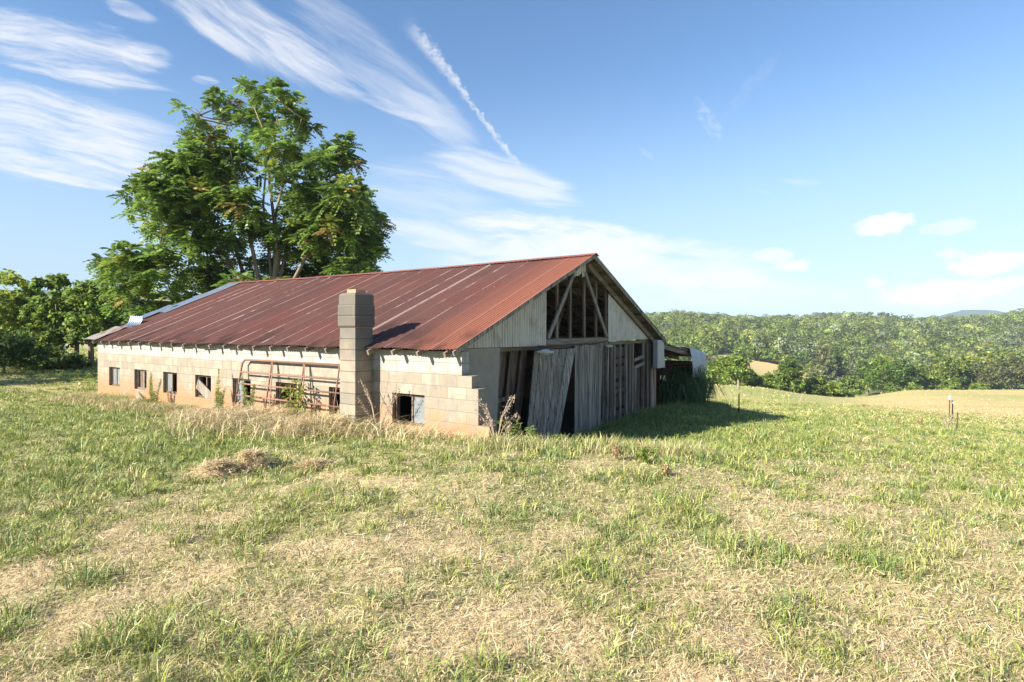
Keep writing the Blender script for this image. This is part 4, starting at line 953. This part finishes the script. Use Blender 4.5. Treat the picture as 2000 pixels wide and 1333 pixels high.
def build_grass():
    parts = []
    # tufts
    nt = 54000; x, y, d = in_frame(nt, 1.9, 42, 1.45); g = cover(x, y); k = outside_barn(x, y) & (rng.random(nt) < g ** 1.5 * 1.25); x, y, d, g = x[k], y[k], d[k], g[k]
    cnt = (7 + 14 * rng.random(len(x)) ** 2).astype(int); i = np.repeat(np.arange(len(x)), cnt); n = len(i); th = (.040 + .085 * rng.random(len(x)) ** 2.2 + .09 * (rng.random(len(x)) < .09)) * (.7 + .5 * g)
    rad = (.03 + .06 * rng.random(len(x))) * (1 + d * .03); a = rng.random(n) * 6.283; rr = rad[i] * np.sqrt(rng.random(n)); bx, by = x[i] + rr * np.cos(a), y[i] + rr * np.sin(a)
    tone = np.exp(rng.normal(size=len(x)) * .14)[i][:, None]; hue = rng.integers(0, 5, len(x))[i]
    col = GREENS[hue] * tone * np.exp(rng.normal(size=n) * .16)[:, None]; dry = rng.random(n) < .10; col[dry] = pick(STRAWS, dry.sum())
    parts.append(blades(bx, by, ground(bx, by) - .01, th[i] * (.6 + .6 * rng.random(n)), .0042 + .0009 * d[i], a + rng.normal(size=n) * .5, .25 + .45 * rng.random(n), .15 + .4 * rng.random(n), col))
    # single blades everywhere, green or drying
    n = 300000; x, y, d = in_frame(n, 1.9, 40, 1.55); g = cover(x, y); k = outside_barn(x, y); x, y, d, g = x[k], y[k], d[k], g[k]; n = len(x)
    gr = rng.random(n) < g * .85 + .14; col = pick(STRAWS, n); col[gr] = pick(GREENS, gr.sum()); mixd = rng.random(n) < .2; col[mixd] = col[mixd] * .5 + np.array([.30, .28, .11]) * .5
    parts.append(blades(x, y, ground(x, y) - .008, (.02 + .055 * rng.random(n) ** 1.5) * (.8 + .5 * g), .0027 + .0009 * d, rng.random(n) * 6.283, .3 + .9 * rng.random(n), .1 + .5 * rng.random(n), col))
    grass_object('grass', parts, 'short green regrowth scattered in tufts over the mown field')
    # cut hay lying about
    n = 280000; x, y, d = in_frame(n, 1.9, 34, 1.6); g = cover(x, y); k = outside_barn(x, y) & (rng.random(n) < .85 - g * .6); x, y, d = x[k], y[k], d[k]; n = len(x)
    lx = (.02 + .075 * rng.random(n) ** 2); az = rng.random(n) * 6.283; z = ground(x, y) + .006 + .03 * rng.random(n); ex, ey = x + lx * np.cos(az), y + lx * np.sin(az); ez = ground(ex, ey) + .004 + .035 * rng.random(n)
    w = (.0007 + .0003 * d)[:, None]; s = np.stack([-np.sin(az), np.cos(az), rng.normal(size=n) * .3], 1) * w; b, e = np.stack([x, y, z], 1), np.stack([ex, ey, ez], 1)
    q = np.stack([b - s, b + s, e + s, e - s], 1); o = link('hay', quads(q, np.clip(pick(STRAWS, n, .22), .02, .85), 'hay'), M['straw']); tag(o, 'loose pale hay stalks left lying between the grass tufts', 'hay', kind='stuff')
    # dry tangle along the block wall
    parts = []; n = 26000; t = rng.uniform(-.2, 10.5, n); s = -.06 - np.abs(rng.normal(size=n)) * (.35 + .55 * np.exp(-((t - 4.2) / 3.2) ** 2)); wgt = np.exp(-((t - 4.9) / 2.7) ** 2) + .10; k = rng.random(n) < wgt; s, t = s[k], t[k]; n = len(s)
    x, y = barn_xy(s, t); k = outside_barn(x, y); x, y, t = x[k], y[k], t[k]; n = len(x); hh = (.12 + .42 * rng.random(n) ** 1.5) * (.5 + .6 * np.exp(-((t - 4.6) / 3.2) ** 2)) * (.45 + 1.1 * fbm(t * 1.3, x, 81, 2))
    parts.append(blades(x, y, ground(x, y) - .02, hh, .009 + .004 * rng.random(n), rng.random(n) * 6.283, .2 + 1.6 * rng.random(n) ** 1.3, .2 + 1.0 * rng.random(n), np.where((fbm(t * .9, x * .9, 91, 2) * rng.random(n) > .42)[:, None], pick(GREENS * .9, n), pick(STRAWS, n, .26))))
    n = 15000; t = rng.uniform(9, 15.4, n); s = -.06 - np.abs(rng.normal(size=n)) * .5; x, y = barn_xy(s, t); k = outside_barn(x, y); x, y = x[k], y[k]; n = len(x); col = pick(STRAWS, n, .22); gg = rng.random(n) < .35; col[gg] = pick(GREENS, gg.sum())
    parts.append(blades(x, y, ground(x, y) - .02, .08 + .26 * rng.random(n), .011 + 0 * x, rng.random(n) * 6.283, .2 + .8 * rng.random(n), .2 + .6 * rng.random(n), col))
    grass_object('dry_grass', parts, 'tangled tan dead grass heaped along the foot of the block wall', 'straw')
    # rank green grass beside the gable and lean-to
    parts = []; n = 30000; s = rng.uniform(2.2, 17.3, n); t = .7 - rng.random(n) ** 1.5 * 4.2 * np.clip((17.5 - s) / 8, .2, 1); x, y = barn_xy(s, t); d = np.hypot(x, y); k = outside_barn(x, y) & (fbm(x * .8, y * .8, 71, 3) > .38); x, y, d = x[k], y[k], d[k]; n = len(x)
    parts.append(blades(x, y, ground(x, y) - .02, (.10 + .30 * rng.random(n) ** 1.4) * (.7 + .7 * fbm(x * .5, y * .5, 72, 2)) * np.clip(1.05 - (.7 - st(x, y)[1]) / 4.2, .25, 1), .010 + .0006 * d, rng.random(n) * 6.283, .15 + .4 * rng.random(n), .2 + .5 * rng.random(n), pick(GREENS * .85, n)))
    grass_object('tall_grass', parts, 'rank dark green grass in the barn shadow beside the gable')
    # seeding grass on the bank before the doors
    parts = []; n = 5200; x = rng.uniform(-.6, 3.2, n); y = 8.05 + .28 * x * .6 + rng.normal(size=n) * .28; k = outside_barn(x, y); x, y = x[k], y[k]; n = len(x); col = pick(STRAWS, n); gg = rng.random(n) < .55; col[gg] = pick(GREENS * 1.15, gg.sum())
    parts.append(blades(x, y, ground(x, y) - .02, .08 + .22 * rng.random(n) ** 1.6, .007 + .004 * rng.random(n), rng.random(n) * 6.283, .1 + .4 * rng.random(n), .1 + .4 * rng.random(n), col))
    grass_object('seeding_grass', parts, 'fringe of seeding grass along the bank in front of the doors')
    # coarse clumps over the far field
    n = 150000; x, y, d = in_frame(n, 22, 100, 1.45, 1.35); g = cover(x, y); k = outside_barn(x, y) & (rng.random(n) < .35 + .65 * np.abs(g - .5)); x, y, d, g = x[k], y[k], d[k], g[k]; n = len(x)
    gr = rng.random(n) < g; col = pick(np.array([[.58, .44, .22], [.54, .40, .19], [.64, .51, .28]]), n); col[gr] = pick(np.array([[.33, .38, .12], [.37, .41, .135], [.29, .35, .11]]), gr.sum())
    mown = np.where((x / y > .5) & (y > 30), .45, 1.0)
    parts = [blades(x, y, ground(x, y) - .02, (.06 + .17 * rng.random(n) ** 2) * mown, .010 + .0011 * d, rng.random(n) * 6.283, .3 + .5 * rng.random(n), .2 + .4 * rng.random(n), col)]
    grass_object('field_grass', parts, 'thin mixed grass over the sloping far field')


build_grass()

# hay mounds left by the mower
def mound(px, py, w, h, label):
    x, y, z = hit(px, py); n, m = 40, 12; W = w / F * y; v, col = [], []
    a, r = np.meshgrid(np.linspace(0, 2 * math.pi, n, False), np.linspace(0, 1, m), indexing='ij'); a, r = a.ravel(), r.ravel()
    X, Y_ = x + W * .5 * r * np.cos(a), y + W * .42 * r * np.sin(a); Z = ground(X, Y_) - .02 + h * (np.cos(r * math.pi) * .5 + .5) * (.75 + .5 * fbm(X * 6, Y_ * 6, 4, 3)) + .01
    i = np.arange(n)[:, None]; j = np.arange(m - 1)[None]; i2 = (i + 1) % n; f = np.stack([i * m + j, i2 * m + j, i2 * m + j + 1, i * m + j + 1], -1).reshape(-1, 4)
    t = thing('hay_mound', label, 'hay mound', (x, y, z)); P = np.stack([X - x, Y_ - y, Z - z], 1); link('mound', np_mesh('mound', P, [f], np.tile([.52, .41, .25], (len(P), 1)) * np.exp(rng.normal(size=(len(P), 1)) * .15), True), M['straw'], t)
    k = rng.integers(0, len(P), 1500); p = P[k] + rng.normal(size=(1500, 3)) * [.07, .07, .008] + [0, 0, .012]; d = unit(rng.normal(size=(1500, 3)) * [1, 1, .25]); ln = (.05 + .08 * rng.random(1500))[:, None]; s = unit(np.cross(d, [0, 0, 1.])) * .005
    link('stalks', quads(np.stack([p - s, p + s, p + d * ln + s * .5, p + d * ln - s * .5], 1), pick(STRAWS, 1500), 'stalks'), M['straw'], t)
mound(492, 916, 84, .24, 'taller brown clump of matted hay in the middle of the lawn')
mound(422, 926, 110, .13, 'long low heap of matted hay left of the taller clump')
mound(612, 914, 66, .07, 'flat patch of matted hay right of the taller clump')

# weeds that stand out one by one
def weed_at(px, py):
    if px < 940 and 700 < py < 842:                      # against the long wall
        r = (px - 1000) / F; s = -.38; bx, by = barn_xy(s, 0); t = (r * by - bx) / (V[0] - r * V[1]); x, y = barn_xy(s, t); return x, y, g1(x, y)
    if 850 <= py < 875: return at(px, 8.75)
    return hit(px, py)
def stalk_weed(name, label, px, py, top, kind, cat='weed', loc=None, h=None):
    x, y, z = loc or weed_at(px, py); h = h or (640 - top) / F * y + CZ - z; t = thing(name, label, cat, (x, y, z)); st_, q, c = MB(), [], []
    def leaves(p, d, ln, wd, col):
        n = len(p); s = unit(np.cross(d, rng.normal(size=(n, 3)) * .3 + [0, 0, 1.])) * wd / 2; L_ = np.broadcast_to(ln, n)[:, None]
        mid = p + d * L_ * .5; e = p + d * L_ - np.array([0, 0, 1.]) * L_ * .25; q.append(np.stack([p, mid - s, e, mid + s], 1)); c.append(np.tile(col, (n, 1)) * np.exp(rng.normal(size=n) * .18)[:, None])
    if kind == 'feather':                       # leafy upright spire
        for k in range(5):
            ln = rng.normal(size=2) * .14 * h; hh = h * (1 if k == 0 else .45 + .4 * rng.random()); st_.tube([(ln[0] * .2, ln[1] * .2, -.03), (ln[0] * .6, ln[1] * .6, hh * .5), (ln[0], ln[1], hh)], [.008, .006, .003], 5)
            n = 190; u = rng.random(n) ** .8; a = rng.random(n) * 6.283; p = np.stack([ln[0] * u, ln[1] * u, u * hh], 1); d = unit(np.stack([np.cos(a), np.sin(a), .9 + 0 * a], 1)); leaves(p, d, .035 + .22 * h * (1 - u) * .75, .014, (.25, .32, .08))
    elif kind == 'broad':                       # bright whorls of broad leaves
        for k in range(4):
            ln = rng.normal(size=2) * .16 * h; hh = h * (.65 + .35 * rng.random()); st_.tube([(0, 0, -.03), (ln[0], ln[1], hh)], [.007, .004], 5)
            n = 20; u = .25 + .75 * rng.random(n); a = rng.random(n) * 6.283; p = np.stack([ln[0] * u, ln[1] * u, u * hh], 1); d = unit(np.stack([np.cos(a), np.sin(a), .35 + 0 * a], 1)); leaves(p, d, .09 + .06 * rng.random(n), .03, (.27, .36, .07))
    elif kind == 'dry':                         # dead branching stalk with seed heads
        for k in range(7):
            a = rng.random() * 6.283; ln = np.array([math.cos(a), math.sin(a)]) * h * (.15 + .4 * rng.random()); hh = h * (.55 + .45 * rng.random()); pts = [(0, 0, -.03), (ln[0] * .35, ln[1] * .35, hh * .55), (ln[0], ln[1], hh)]; st_.tube(pts, [.008, .006, .003], 5)
            n = 60; u = .5 + .5 * rng.random(n); p = np.stack([ln[0] * (u * 1.3 - .3), ln[1] * (u * 1.3 - .3), hh * (.1 + .9 * u)], 1) + rng.normal(size=(n, 3)) * .02; leaves(p, rand_unit(n), .035, .016, (.42, .33, .25))
    elif kind == 'rust':
        for k in range(5):
            a = rng.random() * 6.283; ln = np.array([math.cos(a), math.sin(a)]) * h * .3; hh = h * (.6 + .4 * rng.random()); st_.tube([(0, 0, -.03), (ln[0], ln[1], hh)], [.007, .004], 5)
            n = 70; u = .25 + .75 * rng.random(n); p = np.stack([ln[0] * u, ln[1] * u, hh * u], 1) + rng.normal(size=(n, 3)) * .02; leaves(p, rand_unit(n), .035, .018, (.31, .235, .12))
    elif kind == 'clump':
        for k in range(3): st_.tube([(rng.normal() * .05, rng.normal() * .05, -.03), (rng.normal() * .1, rng.normal() * .1, h * .7)], [.008, .004], 5)
        n = 240; r_ = np.sqrt(rng.random(n)) * h * .9; a = rng.random(n) * 6.283; p = np.stack([r_ * np.cos(a) * .5, r_ * np.sin(a) * .5, .02 + 0 * a], 1); d = unit(np.stack([np.cos(a) * .7, np.sin(a) * .7, .6 + rng.random(n)], 1)); leaves(p, d, h * (.4 + .6 * rng.random(n)), .010, (.20, .27, .065))
    elif kind == 'vine':
        for k in range(4):
            a = -.22 + .16 * k; pts = [(a, 0, -.05), (a + rng.normal() * .05, .0, h * .5), (a + rng.normal() * .12, .03, h * (.75 + .25 * rng.random()))]; st_.tube(pts, [.008, .006, .003], 5)
            n = 45; u = rng.random(n); pp = np.array(pts); p = pp[0] + (pp[2] - pp[0]) * u[:, None] + rng.normal(size=(n, 3)) * [.06, .05, .04]; leaves(p, unit(rng.normal(size=(n, 3)) + [0, -.5, .2]), .10 + .05 * rng.random(n), .06, (.24, .27, .05))
    st_.build('stem', M['straw_stem'] if kind in ('dry', 'rust') else M['green_stem'], t)
    link('leaves', quads(np.concatenate(q), np.clip(np.concatenate(c), .01, .8), 'leaves'), M['straw' if kind in ('dry', 'rust') else 'leaf'], t); return t
M['straw_stem'] = material('dead stems', m_flat((.38, .29, .2), (.5, .4, .3), 20)); M['green_stem'] = material('green stems', m_flat((.14, .16, .05), (.2, .21, .07), 20))
for a in (('tall_weed', 'feathery green weed spire between the third and fourth wall windows', 426, 792, 722, 'feather'), ('tall_weed', 'thin feathery weed right of the second wall window', 299, 786, 727, 'feather'), ('tall_weed', 'feathery weed standing at the left end of the gate', 486, 790, 728, 'feather'),
          ('weed_clump', 'yellow green weed clump under the farthest window', 226, 790, 752, 'clump'), ('weed_clump', 'dark green low weed clump in front of the fourth window', 366, 806, 782, 'clump'), ('weed_clump', 'bushy weed at the foot of the second window', 286, 790, 766, 'clump'),
          ('dead_weed', 'tall dead branching weed with pinkish seed heads at the broken corner', 968, 858, 765, 'dry'), ('dead_weed', 'bent dead stalk leaning beside the chimney', 738, 830, 738, 'dry'), ('dead_weed', 'short dead stalks right of the dead branching weed', 1000, 862, 812, 'dry'),
          ('broadleaf_weed', 'taller bright green leafy weed at the leaning door foot', 1003, 862, 812, 'broad'), ('broadleaf_weed', 'smaller bright green leafy weed right of the taller one', 1040, 866, 832, 'broad'), ('broadleaf_weed', 'lime green broad-leaved weed at the shadow edge', 1256, 906, 868, 'broad'), ('broadleaf_weed', 'leafy weed low before the sliding door', 1085, 872, 850, 'broad'),
          ('dock_weed', 'rust brown seeding dock plant before the shadow', 1207, 900, 858, 'rust'), ('dock_weed', 'small dark brown dried plant near the lime green weed', 1300, 930, 908, 'rust'), ('dead_shrub', 'dark brown upright dead weed in the far right grass', 1750, 834, 812, 'rust'), ('dead_shrub', 'wide brown dead weed clump left of the fence posts', 1795, 834, 808, 'rust'),
          ('dead_weed', 'pale dry stalk clump around the rusty post', 1850, 842, 805, 'dry'), ('dead_weed', 'dry grassy tuft at foot of the tilted post', 1562, 786, 764, 'dry')):
    stalk_weed(*a)
x, y = barn_xy(-.28, 4.6); v_ = stalk_weed('climbing_vine', 'yellow green leafy vine climbing the rusty gate', 0, 0, 0, 'vine', 'vine', (x, y, g1(x, y)), 1.05); v_.rotation_euler = (0, 0, RZ + math.pi / 2)
x, y = barn_xy(-.15, 15.35); stalk_weed('broadleaf_weed', 'small bright sprig at the far corner of the wall', 0, 0, 0, 'broad', 'weed', (x, y, g1(x, y)), 1.0)

# arching cane grass in the lean-to mouth
def cane():
    x, y = barn_xy(13.7, .55); z = g1(x, y); t = thing('cane_clump', 'large dark green arching reed clump drooping in the lean-to opening', 'reed clump', (x, y, z), RZ); V, A, B = [], [], []; n = 620; K = 7
    px = rng.uniform(-1.1, 1.2, n); py = rng.normal(size=n) * .3 + .3; a = rng.normal(size=n) * .7 - math.pi / 2 + px * .35; h = .9 + .85 * rng.random(n); reach = .3 + .75 * rng.random(n)
    u = np.linspace(0, 1, K); P = np.stack([px[:, None] + np.cos(a)[:, None] * reach[:, None] * u ** 1.6, py[:, None] + np.sin(a)[:, None] * reach[:, None] * u ** 1.6, h[:, None] * (1 - .35 * (np.abs(px)[:, None] / 1.2) ** 2) * np.sin(u * 2.75)], -1)
    s = np.stack([-np.sin(a), np.cos(a), 0 * a], 1)[:, None] * (.022 * np.array([.6, 1, 1, 1, .85, .6, .1]))[None, :, None]
    q = np.stack([P[:, :-1] - s[:, :-1], P[:, :-1] + s[:, :-1], P[:, 1:] + s[:, 1:], P[:, 1:] - s[:, 1:]], 2).reshape(-1, 4, 3)
    col = np.repeat(np.array([[.10, .165, .06]]) * np.exp(rng.normal(size=n) * .25)[:, None], K - 1, 0); link('leaves', quads(q, col, 'leaves'), M['leaf'], t)
    mb = MB()
    for k in range(22): mb.tube([(px[k], py[k], -.1), (px[k] + .05 * rng.normal(), py[k], h[k] * .75)], [.012, .008], 5)
    mb.build('stem', M['green_stem'], t)
cane()

# ------------------------------------------------------------------ air
def build_haze():
    mb = MB(); mb.box((-3300, -3300, -140), (3300, 3300, 206)); o = mb.build('haze', None); m = bpy.data.materials.new('haze'); m.use_nodes = True; nt = m.node_tree; nt.nodes.clear()
    v = nt.nodes.new('ShaderNodeVolumePrincipled'); v.inputs['Color'].default_value = (.6, .76, 1, 1); v.inputs['Density'].default_value = HAZE; v.inputs['Anisotropy'].default_value = -.15
    out = nt.nodes.new('ShaderNodeOutputMaterial'); nt.links.new(v.outputs[0], out.inputs['Volume']); o.data.materials.append(m); tag(o, kind='stuff')
HAZE = .0002
build_haze()
